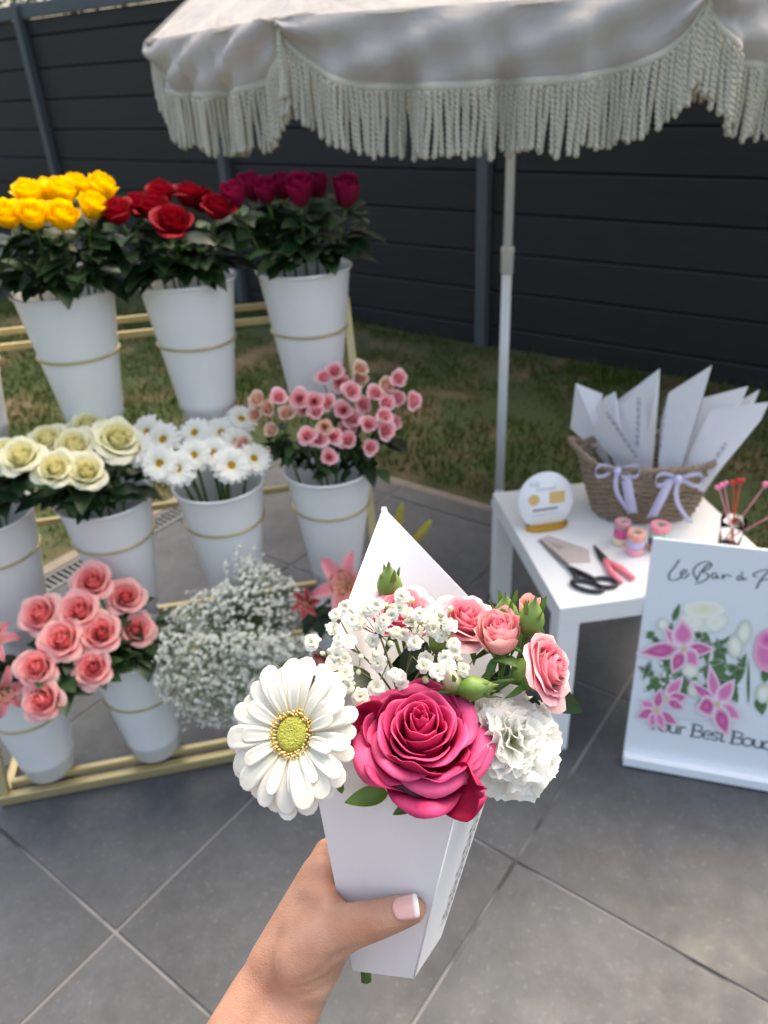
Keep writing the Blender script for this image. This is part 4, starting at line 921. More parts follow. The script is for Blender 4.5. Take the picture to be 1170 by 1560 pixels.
def gerb_far(seed):
    mb = MB(); r_ = np.random.default_rng(seed)
    for lay_, (n, L, tilt_, z0) in enumerate(((17, 0.030, 0.05, 0.0), (14, 0.024, 0.35, 0.002))):
        for i in range(n):
            P, C = gerb_petal(L * r_.uniform(0.93, 1.06), 0.0115, seed * 50 + i, 4, 5); a = i / n * 6.283 + lay_ * 0.2 + r_.normal(0, 0.05); c, s = math.cos(tilt_), math.sin(tilt_)
            x, y, z = P[..., 0] + 0.008, P[..., 1], P[..., 2]; x2 = x * c - z * s; z2 = x * s + z * c + z0
            mb.grid(np.stack([x2 * math.cos(a) - y * math.sin(a), x2 * math.sin(a) + y * math.cos(a), z2], -1), C)
    return mb.mesh('petals', M_PETALW)
def gerb_disc(seed, r=0.011, c1='#c9b23a', c2='#dcb84e'):
    mb = MB(); pr_ = [(0.0, 0.0035), (r * 0.5, 0.0034), (r * 0.8, 0.0045), (r, 0.004), (r * 1.1, 0.0)]
    mb.lathe(pr_[::-1], 18, col=np.repeat(A([srgb(c2), srgb(c2), srgb(c2), srgb(c1), srgb(c1)]), 18, 0)); return mb.mesh('disc', M_PETALF)
gf = [gerb_far(s) for s in (1, 2, 3)]; gd = gerb_disc(1, 0.0118, '#b88a18', '#dda51c')
GS = [(715, 310, .09), (795, 335, .10), (865, 275, .06), (950, 265, .05), (1055, 215, .0), (730, 205, .0), (870, 175, -.02), (1030, 320, .10), (620, 250, .05), (660, 175, -.03), (1075, 115, -.05), (1130, 290, .06), (985, 175, -.03)]
b = BK['mid', 2]; nn_ = nz((CAM - b) * A([1, 1, 0])); od = sorted(range(len(GS)), key=lambda i: GS[i][0])
for r_i, i in enumerate(od):
    x, y, dz = GS[i]; P = bloom_at(z5(x, y), b, dz); rv = (P - b) * A([1, 1, 0])
    flower('white_gerbera', f'small white gerbera with yellow centre, {NUM[r_i]} on the middle tier', 'gerbera', 'white gerberas in the bucket', [gf[i % 3], gd], P, nz(ZZ * 0.75 + nn_ * 0.75 + rv * 4 + rng.normal(0, 0.1, 3)), b + ZZ * 0.02 + rv * 0.3, 0, stemr=0.0034, scale=1.1)
# spray roses: stems that branch to several small blooms
spr = [rose_mesh('bloom', 0.019, 0.027, 20, s, ci=srgb('#fb9cae'), co=srgb('#ffc2c6'), edge=srgb('#fddcda'), curl=0.55, drop=0.30, openk=1.0, base=srgb('#f0b4a8'), wide=(1.7, 0.95)) for s in (20, 21)]
spp = [rose_mesh('bloom', 0.017, 0.026, 18, s, ci=srgb('#f8c8b4'), co=srgb('#f5d2ba'), edge=srgb('#f7e0cc'), curl=0.5, drop=0.26, openk=1.0, base=srgb('#eadcb8'), wide=(1.7, 0.95)) for s in (22,)]
SR = [(265, 875), (190, 885), (180, 940), (230, 915), (245, 1000), (295, 940), (345, 875), (365, 920), (410, 930), (480, 775), (435, 805), (445, 900), (535, 850), (500, 820), (575, 805), (570, 765), (510, 920), (415, 1035), (375, 1020), (440, 980), (525, 990), (530, 1040), (455, 1100), (470, 1020), (580, 900), (605, 975), (610, 1065), (630, 860), (665, 895), (665, 830), (710, 880), (715, 800), (765, 885), (660, 945), (695, 970), (665, 1000), (540, 960), (400, 885), (135, 1055)]
peach = {(190, 885), (180, 940), (230, 915), (245, 1000), (295, 940), (575, 805), (570, 765), (440, 980), (135, 1055), (665, 830)}
cent = [(225, 925), (380, 910), (490, 800), (430, 1040), (540, 920), (620, 1010), (700, 870)]
grp = {i: [] for i in range(len(cent))}
for s in SR: grp[int(np.argmin([np.hypot(s[0] - c[0], (s[1] - c[1]) * 0.8) for c in cent]))].append(s)
b = BK['mid', 3]; nn_ = nz((CAM - b) * A([1, 1, 0])); od = sorted(range(len(cent)), key=lambda i: cent[i][0])
for r_i, i in enumerate(od):
    dzc = 0.10 if cent[i][1] > 980 else (0.0 if cent[i][1] < 850 else 0.05)
    foot = b + ZZ * 0.03 + A([(i - 3) * 0.006, 0, 0]); t = thing('spray_rose', f'branching stem of small pink spray roses, {NUM[r_i]} on the middle tier', 'spray rose', foot, group='spray rose stems in the bucket')
    jn = bloom_at(z4(*cent[i]), b, dzc * 0.5) - ZZ * 0.07; jn = jn * 0.75 + (b + ZZ * (BH - 0.01)) * 0.25
    sm = MB(); sm.tube(bez(foot, (foot + jn) / 2 + ZZ * 0.02, jn, 7) - foot, 0.0028, 6)
    for s in grp[i]:
        P = bloom_at(z4(*s), b, dzc + rng.uniform(-0.02, 0.02)); ax = nz(ZZ * 0.7 + nn_ * 0.75 + (P - b) * A([2.5, 2.5, 0]) + rng.normal(0, 0.15, 3)); c = (jn + P) / 2 - ZZ * 0.01
        sm.tube(bez(jn, c, P - ax * 0.002, 6) - foot, 0.0014, 5)
        inst('bloom', spp[0] if s in peach else spr[int(rng.integers(2))], t, frame(P - foot, ax) @ rotz(rng.uniform(0, 6)) @ scl(rng.uniform(0.95, 1.18)))
    sm.obj('stem', M_STEM, t)
    for q in range(16):
        u = rng.uniform(-0.2, 0.75); p = jn + A([rng.uniform(-.04, .04), rng.uniform(-.04, .03), 0.08 * u - 0.02]) ; d = nz(A([rng.normal(), rng.normal() - 0.4, rng.uniform(-0.4, 0.5)])); x = d; y = nz(np.cross(ZZ, x)); z = np.cross(x, y); Mx = np.eye(4); Mx[:3, 0] = x; Mx[:3, 1] = y; Mx[:3, 2] = z; Mx[:3, :3] *= rng.uniform(0.5, 0.8); Mx[:3, 3] = A([p[0], p[1], max(p[2], b[2] + BH + 0.012)]) - foot
        inst('leaf', LEAVES[int(rng.integers(2))], t, Mx)
# gypsophila
def floret_mesh(name, R, n, seed, m, nt_=3):
    r_ = np.random.default_rng(seed); mb = MB()
    for i in range(n):
        k = (i + 0.5) / n; a = i * 2.39996; el = (1 - k) * 1.0 + r_.normal(0, 0.12); L = R * (0.62 + 0.38 * k) * r_.uniform(0.85, 1.12); W_ = R * 0.46 * r_.uniform(0.8, 1.15); d = A([math.cos(a) * math.cos(el), math.sin(a) * math.cos(el), math.sin(el)]); sd_ = A([-math.sin(a), math.cos(a), 0]); nr = np.cross(d, sd_)
        rows = []
        for t, wf, cz_ in ((0.05, 0.12, 0), (0.55, 0.5, 0.04), (0.9, 0.55, 0.0), (1.0, 0.28, -0.06)):
            rows.append([d * L * t + sd_ * W_ * wf * s + nr * (L * cz_ + W_ * 0.10 * s * s + r_.normal(0, 0.02) * L) for s in (-1, 0, 1)])
        mb.grid(A(rows), lerp(srgb('#eef0e2'), srgb('#fbfbf8'), k) * r_.uniform(0.95, 1.03))
    mb.lathe([(0.0, -R * 0.55), (R * 0.22, -R * 0.42), (R * 0.3, -R * 0.1), (R * 0.2, 0.0)], 6, col=A(srgb('#8a9a62'))); return mb.mesh(name, m)
b = BK['bot', 2]; nn_ = nz((CAM - b) * A([1, 1, 0])); gy = thing('gypsophila_bunch', 'cloud of tiny white gypsophila in the bottom tier bucket', 'gypsophila', b + ZZ * 0.02)
fm = floret_mesh('floret', 0.0062, 9, 3, M_PETALW); fv = A([v.co[:] for v in fm.vertices]); ff = [tuple(p.vertices) for p in fm.polygons]; fc = np.zeros(len(fv) * 4, np.float32); fm.color_attributes['Col'].data.foreach_get('color', fc); fc = fc.reshape(-1, 4)[:, :3]
g_ = MB(); gs_ = MB(); org = b + ZZ * (BH - 0.02); lo, hi = [], []
poly = A([(255, 935), (300, 905), (345, 885), (372, 850), (420, 862), (470, 905), (482, 960), (470, 1020), (440, 1075), (395, 1105), (330, 1108), (270, 1090), (238, 1060), (232, 1000)], float)
def inside(p):
    x, y = p; c = False; j = len(poly) - 1
    for i in range(len(poly)):
        if (poly[i][1] > y) != (poly[j][1] > y) and x < (poly[j][0] - poly[i][0]) * (y - poly[i][1]) / (poly[j][1] - poly[i][1]) + poly[i][0]: c = not c
        j = i
    return c
cnt = 0
while cnt < 2700:
    p = (rng.uniform(225, 490), rng.uniform(845, 1112))
    if not inside(p): continue
    r2 = math.hypot((p[0] - 350) / 130, (p[1] - 985) / 125); P = bloom_at(p, b, 0.0)
    dz = rng.uniform(-0.06, 0.13) * math.sqrt(max(0.05, 1 - min(1, r2 * r2 * 0.85))) 
    if p[1] > 965: dz = rng.uniform(0.09, 0.17) + 0.02 * (p[1] > 1030)
    P = bloom_at(p, b, dz); ax = nz(nz(P - org) + ZZ * 0.3 + rng.normal(0, 0.35, 3)); Mx = frame(P, ax); s = rng.uniform(0.65, 1.15)
    g_.add(fv * s @ Mx[:3, :3].T + P, ff, fc * rng.uniform(0.92, 1.03)); cnt += 1
    if cnt % 3 == 0:
        gs_.tube(bez(org + rng.normal(0, 0.02, 3), (org + P) / 2 + ZZ * 0.03, P - ax * 0.004, 5), 0.0006, 3, cap=False)
for p in ((365, 850), (380, 842), (350, 858), (392, 850), (340, 870), (355, 838), (292, 905), (245, 930), (280, 1125 - 20), (296, 1098), (318, 1105)):
    for q in range(4):
        P = bloom_at((p[0] + rng.uniform(-10, 10), p[1] + rng.uniform(-8, 8)), b, rng.uniform(-0.03, 0.05)); Mx = frame(P, rng.normal(0, 1, 3) + A([0, -.5, 1])); g_.add(fv * 0.9 @ Mx[:3, :3].T + P, ff, fc)
    gs_.tube(bez(org, (org + P) / 2 + ZZ * 0.03, P, 5), 0.0006, 3, cap=False)
for q in range(26): a = rng.uniform(0, 6.28); gs_.tube(bez(b + ZZ * 0.02 + A([math.cos(a), math.sin(a), 0]) * 0.03, b + ZZ * 0.2, org + A([math.cos(a) * 0.07, math.sin(a) * 0.07, 0.06]), 5), 0.0012, 4)
g_.obj('florets', M_PETALW, gy, True, world=True, kind='stuff'); gs_.obj('stems', mat('gyp_stem', srgb('#6f8257'), 0.6), gy, True, world=True, kind='stuff')
# lilies
def lily_petal(L, W_, curl_, c0, c1, ce, seed):
    r_ = np.random.default_rng(seed); nt_, ns = 10, 7; P = np.zeros((nt_, ns, 3)); C = np.zeros((nt_, ns, 3))
    for a in range(nt_):
        t = a / (nt_ - 1)
        for b_ in range(ns):
            s = 2 * b_ / (ns - 1) - 1; wd = W_ * 0.5 * (math.sin(math.pi * (0.06 + 0.93 * t ** 0.85)) ** 0.75)
            th = 1.15 - curl_ * t ** 1.4; P[a, b_] = (0, s * wd, W_ * 0.16 * s * s * math.sin(math.pi * t) + W_ * 0.04 * math.sin(t * 14 + s * 3 + seed))
            C[a, b_] = lerp(lerp(srgb(c0), srgb(c1), min(1, t * 1.6)), srgb(ce), abs(s) ** 2 * 0.7)
        # integrate the centre line
    x = z = 0.0
    for a in range(nt_):
        t = a / (nt_ - 1); th = 1.15 - curl_ * t ** 1.4
        if a: x += L / (nt_ - 1) * math.cos(th); z += L / (nt_ - 1) * math.sin(th)
        nx, nz_ = -math.sin(th), math.cos(th); h = P[a, :, 2].copy(); P[a, :, 0] = x + nx * h; P[a, :, 2] = z + nz_ * h
    return P, C
LP = [MB().grid(*lily_petal(0.088, w_, cu_, '#c99a5a', '#dd7f8c', '#eeb3b6', s)).mesh('petal', M_PETALF) for s, (w_, cu_) in enumerate(((0.036, 1.75), (0.028, 1.9)))]
LQ = [MB().grid(*lily_petal(0.07, w_, cu_, '#7c1420', '#a8323e', '#d58a8c', s + 5)).mesh('petal', M_PETALF) for s, (w_, cu_) in enumerate(((0.032, 0.9), (0.026, 1.0)))]
M_ANTH = mat('anther', srgb('#8a4a2a'), 0.7); M_FIL = mat('filament', srgb('#d8a890'), 0.6)
def lily(label, px, b, dz, axis, pet=LP, scale=1.0, npet=6):
    P = bloom_at(px, b, dz); foot = b + ZZ * 0.03; t = thing('pink_lily', label, 'lily', foot, group='lilies in the bottom tier buckets'); axis = nz(axis); Fm = frame(P - foot, axis) @ scl(scale)
    for i in range(npet): inst('petal', pet[i % 2], t, Fm @ rotz(i * math.pi / 3 + 0.2 + rng.normal(0, 0.08)))
    fi = MB(); an = MB()
    for i in range(6):
        a = i * math.pi / 3 + 0.5; e = A([0.022 * math.cos(a), 0.022 * math.sin(a), 0.062]); fi.tube(bez((0, 0, 0.005), (0.004 * math.cos(a), 0.004 * math.sin(a), 0.04), e, 5), 0.0011, 5); an.tube([e - A([-math.sin(a), math.cos(a), 0]) * 0.006, e + A([-math.sin(a), math.cos(a), 0]) * 0.006], 0.0022, 6)
    fi.tube([(0, 0, 0), (0.002, 0, 0.07)], 0.0016, 6); inst('filaments', fi.mesh('filaments', M_FIL), t, Fm); inst('anthers', an.mesh('anthers', M_ANTH), t, Fm)
    sm = MB(); sm.tube(bez(A([0, 0, 0]), (P - foot) - axis * 0.1, P - foot, 8), 0.0033, 6); sm.obj('stem', M_STEM, t)
    for q in range(7):
        u = rng.uniform(0.4, 0.9); p = (P - foot) * u; p[2] = max(p[2], BH - 0.005 + 0.02 * rng.random()); a = rng.uniform(0, 6.28); Mx = frame(p, nz(A([math.cos(a) * .4, math.sin(a) * .4, 1]))) @ rotz(a); inst('leaf', LEAVES[1], t, Mx @ scl(0.8))
    return t, P, foot
b3_ = BK['bot', 3]; n3 = nz((CAM - b3_) * A([1, 1, 0]))
lily('open pink lily left of the tip of the hand-held cone', (528, 895), b3_, 0.06, ZZ * 0.75 + n3 * 0.75 + A([-0.15, 0, 0]), scale=1.18)
lily('half-open dark red lily beside the gypsophila cloud', (470, 918), b3_, 0.08, ZZ * 0.6 + n3 * 0.9 + A([-0.2, 0, 0]), LQ, 0.72)
lily('dark red lily low between gypsophila and the gerbera', (492, 1000), b3_, 0.12, ZZ * 0.3 + n3 + A([-0.3, 0, 0]), LQ, 0.6)
lily('pink lily mostly hidden behind the right slope of the paper cone', (640, 905), b3_, 0.03, ZZ * 0.9 + n3 * 0.4 + A([0.35, 0, 0]), scale=1.15)
def lbud(label, p0, p1, b, dz):
    a_, c_ = bloom_at(p0, b, dz), bloom_at(p1, b, dz); foot = b + ZZ * 0.03; t = thing('lily_bud', label, 'lily bud', foot, group='closed lily buds behind the cone'); d = nz(c_ - a_); L = np.linalg.norm(c_ - a_)
    mb = MB(); prf = [(0.0, 0.0), (0.006, 0.004), (0.0095, L * 0.3), (0.0105, L * 0.6), (0.008, L * 0.85), (0.003, L * 0.98), (0.0, L)]
    an = np.arange(12) * 2 * math.pi / 12; Pq = A([[(r * (1 + 0.13 * math.cos(3 * a)) * math.cos(a), r * (1 + 0.13 * math.cos(3 * a)) * math.sin(a), z) for a in an] for r, z in prf]); C_ = np.repeat(A([srgb('#8f8a3c'), srgb('#a89a48'), srgb('#b8994e'), srgb('#b7a552'), srgb('#a6a24a'), srgb('#9aa24c'), srgb('#9aa24c')]), 12, 0)
    mb.grid(Pq, C_, wrap=True); inst('bud', mb.mesh('bud', M_PETALF), t, frame(a_ - foot, d)); sm = MB(); sm.tube(bez(A([0, 0, 0]), (a_ - foot) - d * 0.12, a_ - foot, 8), 0.0026, 6); sm.obj('stem', M_STEM, t)
lbud('closed yellow green lily bud standing just right of the cone tip', (600, 822), (612, 766), b3_, 0.0); lbud('closed yellow green lily bud tilting right behind the cone', (622, 836), (657, 792), b3_, 0.01)
b0_ = BK['bot', 0]; n0 = nz((CAM - b0_) * A([1, 1, 0]))
for lab, px, dz, axx, pet, sc2 in (('pink lily with a raised petal at the left picture edge', (-12, 985), 0.05, ZZ + n0 * 0.3 + A([0.15, 0, 0]), LP, 0.85), ('dusky pink lily low at the left picture edge', (2, 1052), 0.10, ZZ * 0.45 + n0 + A([0.2, 0, 0]), LP, 0.8), ('pink lily mostly outside the left picture edge', (-60, 1000), 0.03, ZZ + A([-0.4, 0, 0]), LP, 0.9)): lily(lab, px, b0_, dz, axx, pet, sc2)
# greenery in the two buckets cut by the left edge
for key, lab in ((('mid', 0), 'leafy green stem in the left edge bucket on the middle tier'), (('top', 0), 'leafy green stem in the left edge bucket on the top tier')):
    b = BK[key]
    for q in range(6):
        P = b + ZZ * (BH + 0.10) + A([-0.06 + 0.024 * q, 0.04 * math.sin(q * 2.4), 0])
        flower('leafy_stem', lab.replace('leafy', ['leftmost leafy', 'second leafy', 'third leafy', 'fourth leafy', 'fifth leafy', 'rightmost leafy'][q]), 'foliage', 'green stems in the ' + ('middle' if key[0] == 'mid' else 'top') + ' left edge bucket', LEAVES[0], P, ZZ, b + ZZ * 0.02, 12, (0.6, 0.98), rimz=b[2] + BH)
# ================================================================== HAND-HELD BOUQUET
KA, KB, KC, KD = A([-0.053, 0.320, 1.178]), A([0.029, 0.275, 1.146]), A([0.092, 0.388, 1.155]), A([0.000, 0.484, 1.224])
ka, kb = atd((538, 1478), 0.485), atd((630, 1490), 0.470); kc, kd = atd((671, 1427), 0.515), atd((588, 1400), 0.530)
cone = thing('paper_flower_cone', 'white folded card cone with tall pointed back, held up in the hand', 'paper cone', (ka + kb + kc + kd) / 4)
def panel(name, P, n=(0, 0, 0)):
    g = []
    for t in np.linspace(0, 1, 9):
        l, r = P[0] * (1 - t) + P[3] * t, P[1] * (1 - t) + P[2] * t
        g.append([l * (1 - s) + r * s for s in np.linspace(0, 1, 7)])
    return MB().grid(A(g)).obj(name, M_PAPER, cone, False, world=True, solid=0.0009)
panel('front_panel', (ka, kb, KB, KA)); panel('side_panel', (kb, kc, KC, KB))
panel('back_panel', (kc, kd, KD, KC)); panel('side_panel', (kd, ka, KA, KD))
# soft crease lines and a small tab at the tip
mb = MB(); mb.tube([KD * 0.995 + kd * 0.005 - _f * 0.0012, KD * 0.35 + kd * 0.65 - _f * 0.001], 0.0005, 6); mb.obj('back_crease', M_PAPER, cone, True, world=True)
mb = MB(); mb.tube([KB * 0.99 + kb * 0.01, kb * 0.99 + KB * 0.01], 0.0007, 6); mb.obj('front_crease', M_PAPER, cone, True, world=True)
mb = MB(); tp = KD; mb.prism([tp + CR * -0.0022 + CD * 0.002, tp + CR * -0.0015 - CD * 0.001, tp + CR * 0.0018 - CD * 0.001, tp + CR * 0.003 + CD * 0.002], _f, 0.0016); mb.obj('tip_tab', M_PAPER, cone, False, world=True)
# lettering down the far edge of the narrow side
nS_ = nz(np.cross(kc - kb, KB - kb)); nS_ = nS_ if nS_.dot(CAM - kb) > 0 else -nS_
lt = MB()
def sp_(u, t): # u across (0 front edge .. 1 back edge), t up
    lo_ = kb * (1 - u) + kc * u; hi_ = KB * (1 - u) + KC * u; return lo_ * (1 - t) + hi_ * t + nS_ * 0.0009
for i in range(22):
    t0 = 0.10 + i * 0.030; rows = [(0, 0.0045, 0.66, 0.88)]
    rows += [[(0.004, 0.019, 0.84, 0.88)], [(0.004, 0.017, 0.66, 0.70), (0.015, 0.019, 0.66, 0.88)], [(0.004, 0.016, 0.75, 0.79), (0.004, 0.019, 0.84, 0.88)]][i % 3]
    for a0_, a1_, u0_, u1_ in rows: lt.add([sp_(u0_, t0 + a0_), sp_(u1_, t0 + a0_ + 0.002), sp_(u1_, t0 + a1_ + 0.002), sp_(u0_, t0 + a1_)], [(0, 1, 2, 3)])
lt.obj('printed_lettering', M_INK, cone, False, world=True)
IN = (KA + KB + KC + KD) / 4 * 0.45 + (ka + kb + kc + kd) / 4 * 0.55    # where stems gather inside
BOT = (ka + kb + kc + kd) / 4
def vtoc(P): return nz(CAM - P)

# ---- magenta rose, every petal a piece
RH = 0.0475; rp = atd((640, 1088), 0.4145); rax = nz(ZZ * 0.92 + vtoc(rp) * 0.30 + A([0.03, 0, 0]))
ro = thing('pink_rose', 'large open hot pink rose at the front of the paper cone', 'rose', BOT + A([0.004, 0, 0.01]))
def pl(o, Mx): return np.asarray(wmat(o).inverted()) @ np.asarray(Mx)
Fr = frame(rp - rax * RH * 0.98, rax)
hot1, hot2, hot3 = srgb('#cf1c62'), srgb('#de3574'), srgb('#ee6a9c')
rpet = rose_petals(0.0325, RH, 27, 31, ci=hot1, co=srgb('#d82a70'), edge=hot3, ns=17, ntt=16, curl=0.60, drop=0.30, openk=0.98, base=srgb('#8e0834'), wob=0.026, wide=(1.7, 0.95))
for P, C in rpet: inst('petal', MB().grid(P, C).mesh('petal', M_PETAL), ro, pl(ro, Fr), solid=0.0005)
# outermost petals: upright walls seen from outside, crimson
wpet = rose_petals(0.0375, 0.050, 16, 37, ci=srgb('#a00a42'), co=srgb('#b01049'), edge=srgb('#d64880'), ns=17, ntt=16, curl=0.42, drop=0.30, openk=0.35, base=srgb('#7c062c'), wob=0.035, wide=(0.85, 0.72))
for P, C in wpet[6:]: inst('petal', MB().grid(P, C).mesh('petal', M_PETAL), ro, pl(ro, frame(rp - rax * (RH + 0.006), rax)), solid=0.0005)
# loose guard petals: root and tip given where they show, cupped across
def guard(root, mid_, tip, W_, seed, cup=-0.16, wav=0.0022):
    nt_, ns = 13, 13; P = np.zeros((nt_, ns, 3)); C = np.zeros((nt_, ns, 3)); c_ = bez(root, mid_, tip, nt_); T = np.gradient(c_, axis=0)
    for a in range(nt_):
        t = a / (nt_ - 1); tn = nz(T[a]); sd_ = nz(np.cross(tn, vtoc(c_[a]))); nn = np.cross(sd_, tn); wd = W_ * 0.5 * (0.40 + 0.60 * math.sin(math.pi * min(0.6, t * 0.66 + 0.02))) * max(0.25, 1 - 0.75 * max(0, (t - .70) / .30) ** 2.2)
        for b_ in range(ns):
            s = 2 * b_ / (ns - 1) - 1; back = -cup * W_ * s * s * 0.8 - 0.10 * W_ * max(0, t - 0.75) * 4 * (1 - s * s * 0.5) * (-1 if seed % 2 else 1) * 0.4
            P[a, b_] = c_[a] + sd_ * s * wd + nn * (back + wav * math.sin(s * 6 + seed) * t * t + wav * 0.7 * math.sin(s * 13 + 2 * seed) * t ** 3); C[a, b_] = lerp(lerp(srgb('#86062e'), srgb('#a90d3e'), t), srgb('#d2447a'), max(0, t - 0.86) * 4.5)
    return MB().grid(P, C).mesh('petal', M_PETAL)
for rt_, md_, tp_, W_, sd2 in (((612, 1150, .438), (566, 1118, .438), (524, 1084, .430), 0.034, 3), ((652, 1185, .424), (700, 1212, .412), (741, 1205, .401), 0.030, 7)):
    inst('petal', guard(atd(rt_[:2], rt_[2]), atd(md_[:2], md_[2]), atd(tp_[:2], tp_[2]), W_, sd2), ro, pl(ro, np.eye(4)), solid=0.0006)
mb = MB(); mb.lathe([(0.0025, -0.014), (0.008, -0.008), (0.011, -0.001), (0.013, 0.004)], 12, col=A(srgb('#55702f'))); inst('calyx', mb.mesh('calyx', M_LEAF), ro, pl(ro, Fr))
SEPB = leaf_mesh('sepal', 0.034, 0.015, srgb('#5c7a33'), 0.15, 0.25, 8)
for tipx, rootx, sc_ in (((527, 1222), (592, 1205), 1.0), ((600, 1240), (634, 1222), 0.8)):
    p0, p1 = atd(rootx, 0.4285), atd(tipx, 0.421); d = p1 - p0; x = nz(d); z = nz(vtoc(p0) - x * vtoc(p0).dot(x)); y = np.cross(z, x); Mx = np.eye(4); Mx[:3, 0] = x; Mx[:3, 1] = y; Mx[:3, 2] = z; Mx[:3, :3] *= np.linalg.norm(d) / 0.034; Mx[:3, 3] = p0; inst('sepal', SEPB, ro, pl(ro, Mx))
mb = MB(); mb.tube(bez(BOT + (IN - BOT) * 0.05, IN, rp - rax * 0.026, 10), 0.0034, 8); mb.obj('stem', M_STEM, ro, True, world=True)
for px, dep, an_ in (((600, 1040), 0.490, 0.8), ((640, 1030), 0.495, 1.6), ((680, 1050), 0.490, 2.6), ((720, 1060), 0.490, 0.3), ((560, 1060), 0.482, 2.2), ((620, 1075), 0.478, 4.0), ((690, 1085), 0.478, 5.0), ((745, 1085), 0.482, 1.2), ((690, 1200), 0.462, 0.4), ((650, 1200), 0.462, 2.4), ((560, 1140), 0.462, 3.6), ((720, 1150), 0.475, 5.2)):  # leaves inside the cone, most of them added to darken its interior behind the florets
    P = atd(px, dep); Mx = frame(P, vtoc(P) + rng.normal(0, 0.3, 3)) @ rotz(an_); Mx[:3, :3] *= 0.42; inst('leaf', LEAVES[1], ro, pl(ro, Mx))

# ---- gerbera
gc = atd((449, 1119), 0.398); gax = nz(vtoc(gc) * 0.86 - CR * 0.50 + ZZ * 0.16)
ge = thing('white_gerbera', 'large white gerbera with yellow green centre at the left of the cone', 'gerbera', BOT + A([-0.008, 0.004, 0.01]))
Fg_ = frame(gc, gax, x=CR)
GPET = [MB().grid(*gerb_petal(0.0315, w_, 300 + i, 9, 12, colb='#e9e8c8', colt='#efefe8')).mesh('petal', M_PETALW) for i, w_ in enumerate((0.0120, 0.0108, 0.0128, 0.0104))]
def ry(a): c, s = math.cos(a), math.sin(a); M = np.eye(4); M[0, 0] = c; M[0, 2] = s; M[2, 0] = -s; M[2, 2] = c; return M
def tr(x, y, z): M = np.eye(4); M[:3, 3] = (x, y, z); return M
for n, el, s_, z0, r0 in ((19, 0.06, 1.0, -0.001, 0.0095), (17, -0.06, 0.96, 0.0012, 0.0095), (11, -0.22, 0.66, 0.0024, 0.0100)):
    for i in range(n):
        a = (i + (0.5 if s_ < 1 else 0)) / n * 2 * math.pi + rng.normal(0, 0.05); sc2 = s_ * rng.uniform(0.93, 1.05)
        # the petals on the bouquet side are shorter and more upright, as in life when crowded
        side = max(0, math.cos(a)); el2 = el - 0.18 * side; sc2 *= 1 - 0.14 * side
        inst('petal', GPET[int(rng.integers(4))], ge, pl(ge, Fg_ @ rotz(a) @ tr(r0, 0, z0) @ ry(el2 + rng.normal(0, 0.05)) @ scl(sc2)), solid=0.0005)
M_DISC = mat('gerbera_disc', srgb('#a9ab45'), 0.7, 0.22, 700, bump=1.0, bscale=900)
mb = MB(); mb.lathe([(0.0, 0.0042), (0.0035, 0.0044), (0.0070, 0.0046), (0.0086, 0.0038), (0.0098, 0.0010), (0.010, -0.003)][::-1], 40); inst('disc', mb.mesh('disc', M_DISC), ge, pl(ge, Fg_))
fl = MB()
for k, (rr_, cnt_) in enumerate(((0.0088, 30), (0.0102, 36), (0.0116, 40))):
    for i in range(cnt_):
        a = (i + 0.5 * (k % 2)) / cnt_ * 6.283 + rng.normal(0, 0.04); r1 = rr_ + rng.normal(0, 0.0003); p0 = A([r1 * math.cos(a), r1 * math.sin(a), 0.001]); p1 = p0 + A([math.cos(a) * 0.0014, math.sin(a) * 0.0014, 0.0040 - 0.0005 * k + rng.normal(0, 0.0004)])
        c = lerp(srgb('#e5c06a'), srgb('#f0dfa8'), rng.random()); fl.tube([p0, (p0 + p1) / 2, p1], [0.00035, 0.0005, 0.00062], 5, col=c)
inst('stamen_ring', fl.mesh('stamen_ring', M_PETAL), ge, pl(ge, Fg_), kind='stuff')
mb = MB(); mb.tube(bez(BOT - (IN - BOT) * 0.05 + A([-.006, .004, 0]), IN + A([-0.02, 0, 0.02]), gc - gax * 0.006, 10), 0.003, 8); mb.obj('stem', M_STEM, ge, True, world=True)
mb = MB(); mb.lathe([(0.003, -0.010), (0.007, -0.006), (0.0095, -0.001), (0.0095, 0.0)], 14, col=A(srgb('#5f7d3c'))); inst('calyx', mb.mesh('calyx', M_LEAF), ge, pl(ge, Fg_))

# ---- carnation
cc_ = atd((783, 1122), 0.436); cax = nz(vtoc(cc_) * 0.75 + ZZ * 0.45 + CR * 0.22)
ca = thing('white_carnation', 'ruffled white carnation at the right of the paper cone', 'carnation', BOT + A([0.012, 0.004, 0.01])); Fc = frame(cc_ - cax * 0.012, cax)
def carn_petal(seed, L=0.0320, half=0.66):
    r_ = np.random.default_rng(seed); nt_, ns = 12, 21; P = np.zeros((nt_, ns, 3)); C = np.zeros((nt_, ns, 3)); ph = r_.uniform(0, 6, 4)
    for a in range(nt_):
        t = a / (nt_ - 1)
        for b_ in range(ns):
            s = 2 * b_ / (ns - 1) - 1; edge = 1 + (0.022 * math.sin(s * 26 + ph[0]) + 0.012 * r_.normal()) * (t > 0.99) - 0.16 * s * s
            r = L * t * edge; an_ = s * half * (0.20 + 0.80 * t ** 0.8); z = L * t ** 2.0 * (0.13 * math.sin(s * 4.2 + ph[1]) + 0.08 * math.sin(s * 9.0 + ph[2])) + L * 0.20 * t ** 2.5 * (-1 if seed % 3 else 0.4)
            P[a, b_] = (r * math.cos(an_), r * math.sin(an_), z); C[a, b_] = lerp(srgb('#eeeec0'), srgb('#fbfbf6'), min(1, t * 1.5))
    return MB().grid(P, C).mesh('petal', M_PETALW)
CPT = [carn_petal(60 + i) for i in range(7)]
nP = 74
